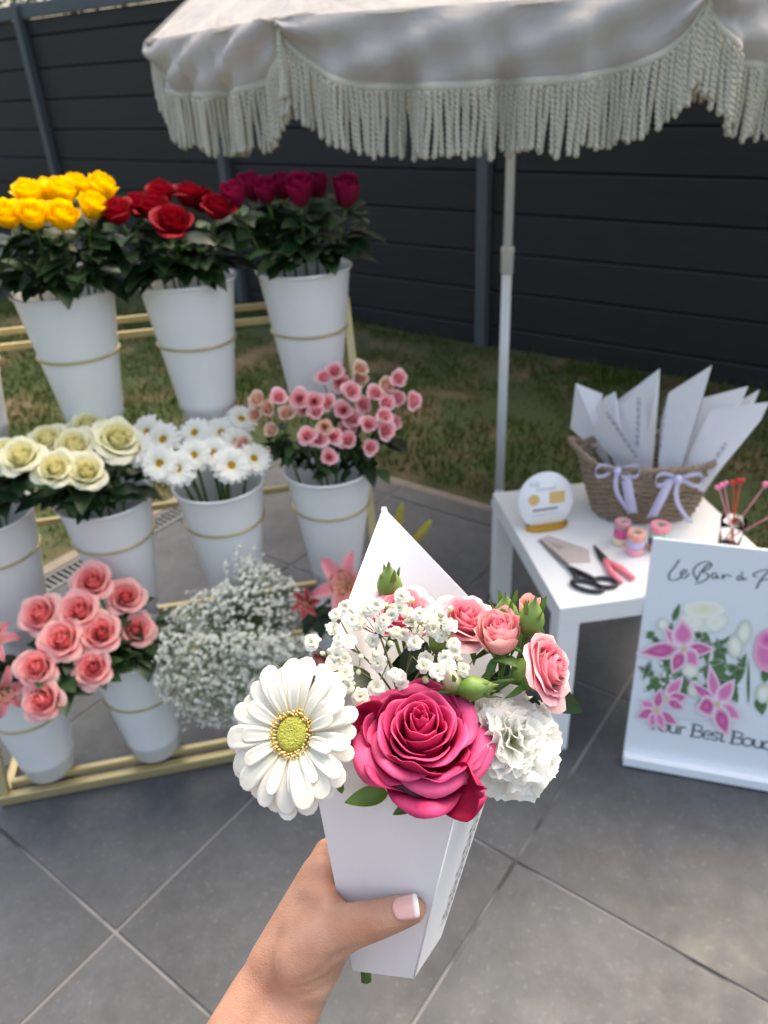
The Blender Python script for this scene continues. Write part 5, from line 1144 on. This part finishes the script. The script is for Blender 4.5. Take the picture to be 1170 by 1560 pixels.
for i in range(nP):
    k = (i + 0.5) / nP; a = i * 2.39996; el = rad(82) - k ** 0.72 * rad(102) + rng.normal(0, 0.17)      # from upright to slightly below level
    L = (0.74 + 0.26 * k) * rng.uniform(0.90, 1.08); Mx = Fc @ rotz(a) @ tr(0.0005, 0, 0.002) @ ry(-el) @ np.diag([L, L, L, 1.0])
    tw = rng.normal(0, 0.75 * (1 - k) + 0.10); c, s = math.cos(tw), math.sin(tw); T = np.eye(4); T[1, 1] = c; T[1, 2] = -s; T[2, 1] = s; T[2, 2] = c
    inst('petal', CPT[i % 7], ca, pl(ca, Mx @ T))
mb = MB(); mb.lathe([(0.003, -0.022), (0.006, -0.018), (0.0068, -0.004), (0.0085, 0.003)], 14, col=A(srgb('#62804a'))); inst('calyx', mb.mesh('calyx', M_LEAF), ca, pl(ca, Fc))
mb = MB(); mb.tube(bez(BOT + A([.006, .004, 0]), IN + A([0.02, 0, 0.02]), cc_ - cax * 0.032, 10), 0.0026, 8); mb.obj('stem', M_STEM, ca, True, world=True)

# ---- spray roses of the bouquet
p1, p2, p3 = srgb('#ea7f9c'), srgb('#f2a5b6'), srgb('#f6c8c8'); crm = srgb('#ecdcb4')
def small_rose(R, H, n, seed, **kw): return rose_petals(R, H, n, seed, ci=kw.pop('ci', p1), co=kw.pop('co', p2), edge=p3, base=crm, ns=9, ntt=8, wob=0.05, **kw)
sr = thing('spray_rose', 'stem of pink spray roses and green buds at the right of the cone', 'spray rose', BOT + A([0.006, 0.008, 0.01])); sl2 = thing('spray_rose', 'single pink spray rose and green bud behind the gypsophila florets', 'spray rose', BOT + A([-0.004, 0.01, 0.01]))
def put_rose(par, px, dep, axis, pet, lean=0.5):
    P = atd(px, dep); F = frame(P, axis)
    for Pq, Cq in pet: inst('petal', MB().grid(Pq, Cq).mesh('petal', M_PETAL), par, pl(par, F))
    R = np.abs(pet[-1][0][..., :2]).max()
    mb = MB(); mb.lathe([(0.0016, -0.010), (0.0045, -0.005), (0.006, 0.0), (0.0075, 0.004)], 10, col=A(srgb('#6a8a3c'))); inst('calyx', mb.mesh('calyx', M_LEAF), par, pl(par, F))
    for i in range(5): inst('sepal', SEP, par, pl(par, F @ rotz(i * 1.2566 + 0.3) @ tr(0.004, 0, -0.001) @ ry(0.15 + rng.normal(0, 0.25)) @ scl(0.62)))
    return P, nz(axis)
def put_bud(par, px, dep, axis, s=1.0, tipc=None):
    P = atd(px, dep); F = frame(P, axis) @ scl(s); mb = MB(); an = np.arange(14) * 2 * math.pi / 14
    prf = [(0.0012, -0.006), (0.0040, -0.003), (0.0066, 0.001), (0.0074, 0.005), (0.0060, 0.010), (0.0034, 0.0145), (0.0012, 0.018), (0.0005, 0.021)]
    cl = [srgb('#47692a'), srgb('#547730'), srgb('#5f8238'), srgb('#6a8b41'), srgb('#73924a'), srgb('#7f9a54'), srgb('#74884c'), srgb('#5f6f3e')]
    if tipc is not None: cl[4:7] = [lerp(cl[4], tipc, 0.5), tipc, tipc]
    Pq = A([[(r * (1 + 0.10 * abs(math.cos(2.5 * a)) - 0.05) * math.cos(a), r * (1 + 0.10 * abs(math.cos(2.5 * a)) - 0.05) * math.sin(a), z) for a in an] for r, z in prf])
    mb.grid(Pq, np.repeat(A(cl), 14, 0), wrap=True); inst('bud', mb.mesh('bud', M_LEAF0), par, pl(par, F))
    for i in range(4): inst('sepal', SEPT, par, pl(par, F @ rotz(i * 1.57 + 0.4) @ tr(0.0045, 0, 0.004) @ ry(-1.25 + rng.normal(0, 0.12)) @ scl(0.46 * rng.uniform(0.8, 1.3))))
    return P, nz(axis)
M_LEAF0 = mat('bud_green', attr=True, rough=0.45, trans=0.1, var=0.1, scale=300, spec=0.35)
SEPT = leaf_mesh('sepal', 0.03, 0.008, srgb('#5b7a38'), -0.12, 0.3, 6, m=M_LEAF0)
up_ = ZZ
ends = []
ends.append((sr, put_rose(sr, (704, 962), 0.470, up_ * 0.9 + vtoc(atd((704, 950), .47)) * 0.25 + CR * 0.18, small_rose(0.0195, 0.0215, 30, 71, curl=0.5, drop=0.42, openk=0.95)), 0))
ends.append((sr, put_rose(sr, (762, 992), 0.455, up_ * 0.9 + vtoc(atd((760, 990), .455)) * 0.15 - CR * 0.05, small_rose(0.0150, 0.0250, 18, 72, curl=0.14, drop=0.06, openk=0.6, co=srgb('#f0b9b4'))), 0))
ends.append((sr, put_rose(sr, (812, 1022), 0.446, CR * 0.85 + up_ * 0.25 + vtoc(atd((812, 1022), .446)) * 0.42, small_rose(0.0215, 0.0200, 32, 73, curl=0.5, drop=0.40, openk=0.95)), 0))
ends.append((sr, put_rose(sr, (803, 948), 0.475, up_ * 1.0 + CR * 0.1, small_rose(0.0085, 0.0170, 12, 74, curl=0.1, drop=0.0, openk=0.6, ci=srgb('#eaa69a'), co=srgb('#f0c4b4'))), 0))
ends.append((sl2, put_rose(sl2, (613, 950), 0.495, up_ * 0.9 + vtoc(atd((613, 940), .49)) * 0.2, small_rose(0.0225, 0.0215, 28, 75, curl=0.5, drop=0.42, openk=0.95)), 0))
ends.append((sl2, put_bud(sl2, (593, 903), 0.505, up_ + CR * 0.03, 1.15), 0))
for px, dep, ax, s, tc_ in (((771, 946), 0.462, up_ - CR * 0.05, 1.0, None), ((806, 957), 0.452, up_ + CR * 0.12, 1.1, None), ((708, 1050), 0.436, CR * 0.9 + up_ * 0.15, 0.95, None), ((694, 1048), 0.442, -CR * 0.3 + up_ * 0.9, 0.9, srgb('#eadfc0')), ((790, 1030), 0.446, up_ * 0.5 + CR * 0.6, 1.1, None), ((806, 1035), 0.440, CR * 1 + up_ * 0.05, 0.95, None), ((668, 985), 0.455, up_ + CR * 0.2, 0.95, None)):
    ends.append((sr, put_bud(sr, px, dep, ax, s, tc_), 1))
J1 = atd((735, 1110), 0.475); J2 = atd((650, 1080), 0.49)
sms = {sr: MB(), sl2: MB()}
sms[sr].tube(bez(BOT + A([0.004, 0.006, 0.0]), IN, J1, 8), 0.0024, 7); sms[sl2].tube(bez(BOT + A([-0.004, 0.008, 0.0]), IN, J2, 8), 0.0022, 7)
for par, (P, ax), kind_ in ends: J = J1 if par is sr else J2; sms[par].tube(bez(J, P - ax * 0.045, P - ax * 0.007, 9), 0.0013, 6, col=A(srgb('#6d8c40')))
sms[sr].obj('stem', M_STEM, sr, True, world=True); sms[sl2].obj('stem', M_STEM, sl2, True, world=True)
for px, dep, an_ in (((835, 1052), 0.455, 5.6), ((815, 1060), 0.452, 4.2), ((650, 1010), 0.47, 2.0), ((680, 1000), 0.475, 1.0), ((640, 985), 0.48, 4.0)):
    P = atd(px, dep); Mx = frame(P, vtoc(P) + rng.normal(0, 0.4, 3)) @ rotz(an_); Mx[:3, :3] *= 0.36; inst('leaf', LEAVES[0], sr, pl(sr, Mx))
# thorny fine foliage between carnation and roses
mb = MB()
for k in range(16):
    a0_ = atd((748 + rng.uniform(-6, 6), 1060 - k * 3), 0.455); mb.tube([a0_, a0_ + CR * rng.uniform(-0.006, 0.006) - CD * rng.uniform(0.0, 0.004) - _f * 0.003], [0.0006, 0.0002], 4)
mb.obj('prickles', M_STEM, sr, True, world=True, kind='stuff')

# ---- gypsophila sprig of the bouquet
gyp = thing('gypsophila_sprig', 'sprig of white gypsophila florets above the hot pink rose', 'gypsophila', BOT + A([-0.002, 0.006, 0.01]))
FL = [floret_mesh('floret', 0.0051, 40, s, M_PETALW) for s in (41, 42, 43, 44)]
def zg(x, y): return (460 + x * 420 / 1170, 860 + y * 220 / 613)
FS = [(185, 178), (145, 215), (130, 275), (45, 330), (215, 235), (195, 330), (300, 322), (290, 190), (320, 175), (400, 290), (330, 265), (425, 135), (380, 215), (415, 185), (460, 250), (500, 210), (555, 275), (560, 210), (630, 262), (590, 305), (525, 400), (645, 370), (620, 430), (683, 443), (412, 478), (315, 522), (250, 560), (185, 460), (200, 520), (85, 460), (150, 385), (325, 420), (640, 340), (575, 455), (480, 335), (350, 240), (265, 200), (240, 245), (450, 205), (488, 285), (435, 300), (160, 320), (600, 245), (535, 240), (610, 395), (395, 465), (425, 505), (520, 430), (655, 400), (180, 405)]
BS = [(88, 378), (250, 392), (310, 380), (240, 457), (130, 475), (75, 505), (525, 490), (375, 335), (630, 188), (500, 240), (355, 175), (465, 150), (120, 370), (470, 230), (590, 210), (380, 180)]
gst = MB(); nodes = [atd(zg(*p), 0.462) for p in ((250, 380), (370, 400), (470, 390), (560, 400), (190, 430), (600, 330), (330, 300), (480, 310))]; root = atd((610, 1075), 0.48)
M_GST = mat('sprig_stem', srgb('#5a6440'), 0.6)
for nd in nodes: gst.tube(bez(root, (root + nd) / 2 + A([0, 0, 0.008]), nd, 7), 0.0007, 5)
gst.tube(bez(BOT + A([0, .004, 0]), IN, root, 8), 0.0016, 6)
for i, p in enumerate(FS):
    dep = 0.432 + 0.022 * rng.random() - 0.010 * (p[1] > 400); P = atd(zg(*p), dep); ax = nz(vtoc(P) * 0.8 + nz(P - root) * 0.6 + rng.normal(0, 0.28, 3)); nd = nodes[int(np.argmin([np.linalg.norm(P - q) for q in nodes]))]
    inst('floret', FL[i % 4], gyp, pl(gyp, frame(P, ax) @ rotz(rng.uniform(0, 6)) @ scl(rng.uniform(0.82, 1.12)))); gst.tube(bez(nd, (nd + P) / 2 + A([0, 0, -0.003]), P - ax * 0.003, 6), 0.00042, 4, cap=False)
gb = MB(); gb.lathe([(0.0, -0.0022), (0.0016, -0.0014), (0.0019, 0.0004), (0.0012, 0.0019), (0.0, 0.0023)], 9, col=np.repeat(A([srgb('#8ea05e'), srgb('#a3b273'), srgb('#d3d8b0'), srgb('#eef0dc'), srgb('#f2f3e6')]), 9, 0)); gbm = gb.mesh('bud', M_PETAL)
for p in BS:
    P = atd(zg(*p), 0.434 + 0.02 * rng.random()); nd = nodes[int(np.argmin([np.linalg.norm(P - q) for q in nodes]))]; ax = nz(P - nd + rng.normal(0, 0.004, 3)); inst('bud', gbm, gyp, pl(gyp, frame(P, ax) @ scl(rng.uniform(0.8, 1.2)))); gst.tube(bez(nd, (nd + P) / 2, P, 5), 0.0004, 4, cap=False)
gst.obj('stems', M_GST, gyp, True, world=True)
# stem ends poking out below the cone
se_ = MB(); q0 = atd((556, 1455), 0.497); q1 = atd((558, 1494), 0.497); se_.tube([q0, q1], 0.0035, 10); se_.obj('cut_stem_end', M_STEM, ro, True, world=True)

# ================================================================== HAND
def capsule(mb, a, b, ra, rb, n=12, m=5):
    a, b = np.asarray(a, float), np.asarray(b, float); d = b - a; L = np.linalg.norm(d) + 1e-9; F = frame(a, d / L); pr_ = []
    for i in range(m + 1): t = math.pi / 2 * i / m; pr_.append((max(1e-5, ra * math.sin(t)), -ra * math.cos(t)))
    for i in range(m + 1): t = math.pi / 2 * i / m; pr_.append((max(1e-5, rb * math.cos(t)), L + rb * math.sin(t)))
    mb.lathe(pr_, n, M=F, capb=True, capt=True)
def chain(mb, pts):
    for (pa, ra), (pb_, rb) in zip(pts[:-1], pts[1:]): capsule(mb, pa, pb_, ra, rb)
hm = MB()
def J(x, y, d, r): return (atd((x, y), d), r)
wl, wr = J(394, 1511, 0.468, 0.0175), J(450, 1533, 0.462, 0.0170)
el, er = J(276, 1752, 0.432, 0.026), J(318, 1782, 0.428, 0.026)
sh = (A([-0.215, -0.10, 1.34]), 0.046); eb = (atd((215, 1900), 0.41), 0.033)
for a, b in ((wl, el), (wr, er), (el, eb), (er, eb)): capsule(hm, a[0], b[0], a[1], b[1])
capsule(hm, eb[0], sh[0], eb[1], sh[1])
# palm: wrist to knuckles
kn = [J(488, 1330, 0.483, 0.0118), J(488, 1372, 0.502, 0.0130), J(494, 1408, 0.516, 0.0125), J(498, 1440, 0.524, 0.0115)]
for k_, w0 in zip(kn, (wl, wl, wr, wr)): capsule(hm, w0[0] * 0.8 + k_[0] * 0.2, k_[0], 0.0165, k_[1] + 0.0010)
capsule(hm, atd((438, 1468), 0.468), atd((476, 1372), 0.476), 0.0170, 0.0130)
capsule(hm, atd((468, 1484), 0.463), atd((502, 1432), 0.470), 0.0185, 0.0155)
capsule(hm, atd((462, 1412), 0.468), atd((500, 1402), 0.461), 0.0150, 0.0135)
# thumb with its ball
chain(hm, [J(458, 1462, 0.458, 0.0175), J(494, 1430, 0.455, 0.0165), J(531, 1412, 0.4475, 0.0135), J(578, 1400, 0.4435, 0.0112), J(602, 1392, 0.4430, 0.0105), J(628, 1385, 0.4425, 0.0088)])
capsule(hm, atd((480, 1362), 0.474), atd((515, 1405), 0.455), 0.0125, 0.0110)     # web between thumb and forefinger
# fingers curling round the far side of the cone
for i, (k_, a, b_, c) in enumerate(zip(kn, [J(499, 1298, 0.530, 0.0100), J(512, 1345, 0.550, 0.0102), J(522, 1392, 0.556, 0.0098), J(532, 1432, 0.556, 0.0088)],
                                  [J(552, 1285, 0.566, 0.0090), J(566, 1335, 0.576, 0.0092), J(575, 1385, 0.576, 0.0088), J(580, 1425, 0.572, 0.0078)], [J(602, 1292, 0.566, 0.0078), J(616, 1340, 0.573, 0.0080), J(612, 1388, 0.572, 0.0076), J(606, 1425, 0.566, 0.0066)])):
    chain(hm, [k_, a, b_, c])
tmp = hm.mesh('hand_raw', M_STEM); to = bpy.data.objects.new('hand_raw', tmp); COLL.objects.link(to)
md = to.modifiers.new('r', 'REMESH'); md.mode = 'VOXEL'; md.voxel_size = 0.0024; md.use_smooth_shade = True
md = to.modifiers.new('s', 'SMOOTH'); md.factor = 0.5; md.iterations = 14
bpy.context.view_layer.update(); dg = bpy.context.evaluated_depsgraph_get(); hme = bpy.data.meshes.new_from_object(to.evaluated_get(dg)); bpy.data.objects.remove(to); hme.name = 'person'
def skin_mat():
    m = mat('skin', srgb('#c58e70'), 0.48, sss=0.12, spec=0.35); t = m.node_tree; N, L = t.nodes, t.links; b = N['Principled BSDF']
    g = N.new('ShaderNodeNewGeometry'); n1 = N.new('ShaderNodeTexNoise'); n1.inputs['Scale'].default_value = 34; n1.inputs['Detail'].default_value = 5; L.new(g.outputs['Position'], n1.inputs['Vector'])
    r = N.new('ShaderNodeValToRGB'); e = r.color_ramp.elements; e[0].position = 0.35; e[0].color = (*srgb('#ad7c64'), 1); e[1].position = 0.66; e[1].color = (*srgb('#be937d'), 1); L.new(n1.outputs[0], r.inputs[0]); L.new(r.outputs[0], b.inputs['Base Color'])
    v = N.new('ShaderNodeTexVoronoi'); v.inputs['Scale'].default_value = 900; L.new(g.outputs['Position'], v.inputs['Vector'])
    n2 = N.new('ShaderNodeTexNoise'); n2.inputs['Scale'].default_value = 140; n2.inputs['Detail'].default_value = 6; L.new(g.outputs['Position'], n2.inputs['Vector'])
    ad = N.new('ShaderNodeMath'); ad.operation = 'MULTIPLY_ADD'; L.new(v.outputs['Distance'], ad.inputs[0]); ad.inputs[1].default_value = 0.35; L.new(n2.outputs[0], ad.inputs[2])
    bp = N.new('ShaderNodeBump'); bp.inputs['Strength'].default_value = 0.5; bp.inputs['Distance'].default_value = 0.0012; L.new(ad.outputs[0], bp.inputs['Height']); L.new(bp.outputs[0], b.inputs['Normal']); return m
hme.materials.clear(); hme.materials.append(skin_mat()); hme.polygons.foreach_set('use_smooth', [True] * len(hme.polygons))
person = inst('person', hme); tag(person, 'bare left arm and hand of a person gripping the white paper cone', 'person')
# wrinkles: knuckle crease of the thumb and folds at the wrist are pressed into the surface
co_ = A([v.co[:] for v in hme.vertices]); no_ = A([v.normal[:] for v in hme.vertices])
def crease(pxs, dep, depth, wd):
    global co_
    pts = A([atd(p, dep) for p in pxs])
    q = []
    for a, b in zip(pts[:-1], pts[1:]): q += [a * (1 - t) + b * t for t in np.linspace(0, 1, 6)]
    q = A(q); px_ = (q - CAM) @ A([CR, CD, _f]).T; px_ = px_[:, :2] / px_[:, 2:]
    c = (co_ - CAM) @ A([CR, CD, _f]).T; cp = c[:, :2] / c[:, 2:]
    dd = np.min(np.linalg.norm(cp[:, None, :] - px_[None], axis=2), axis=1) * dep; facing = (no_ @ (CAM - pts.mean(0))) > 0
    co_ -= no_ * (depth * np.exp(-(dd / wd) ** 2) * facing)[:, None]
for pxs in ([(570, 1384), (572, 1396), (578, 1410)], [(583, 1380), (586, 1392), (590, 1404)]): crease(pxs, 0.44, 0.0012, 0.0014)
for pxs in ([(448, 1495), (475, 1488), (500, 1470), (520, 1455)], [(446, 1506), (478, 1500), (506, 1484), (524, 1466)], [(455, 1518), (485, 1510), (510, 1492)], [(500, 1462), (520, 1452), (535, 1446)]): crease(pxs, 0.45, 0.0014, 0.0016)
hme.vertices.foreach_set('co', co_.ravel()); hme.update()
# thumb nail, clear pink with a white tip
t0, t1 = atd((600, 1392), 0.4430), atd((640, 1383), 0.4415); d = nz(t1 - t0); upn = nz(nz(CAM - t0) * 0.80 + CR * 0.0 - CD * 0.25); upn = nz(upn - d * upn.dot(d)); sd_ = np.cross(upn, d); P = np.zeros((9, 9, 3)); C = np.zeros((9, 9, 3))
for a in range(9):
    t = a / 8
    for b_ in range(9):
        s = 2 * b_ / 8 - 1; hw = 0.0064 * (0.72 + 0.28 * math.sin(math.pi * min(1, t * 1.4 + 0.1) * 0.5)) * (1 - 0.12 * max(0, t - .85) / .15); th = s * hw / 0.0082
        rr_ = 0.0098 - 0.0007 * t; P[a, b_] = t0 + d * (0.0015 + 0.0155 * t * (1 - 0.05 * s * s) + (0.0022 * (s * s) * (1 - t))) + upn * (rr_ * math.cos(th) + 0.0001) + sd_ * rr_ * math.sin(th)
        C[a, b_] = srgb('#f2ece8') if t > 0.80 + 0.06 * s * s else lerp(srgb('#d9a39c'), srgb('#dfb0ab'), t)
nl = MB().grid(P, C).mesh('thumb_nail', mat('nail', attr=True, rough=0.18, spec=0.6, coat=0.6)); inst('thumb_nail', nl, person, label='pink thumb nail with a white tip', solid=0.0008)
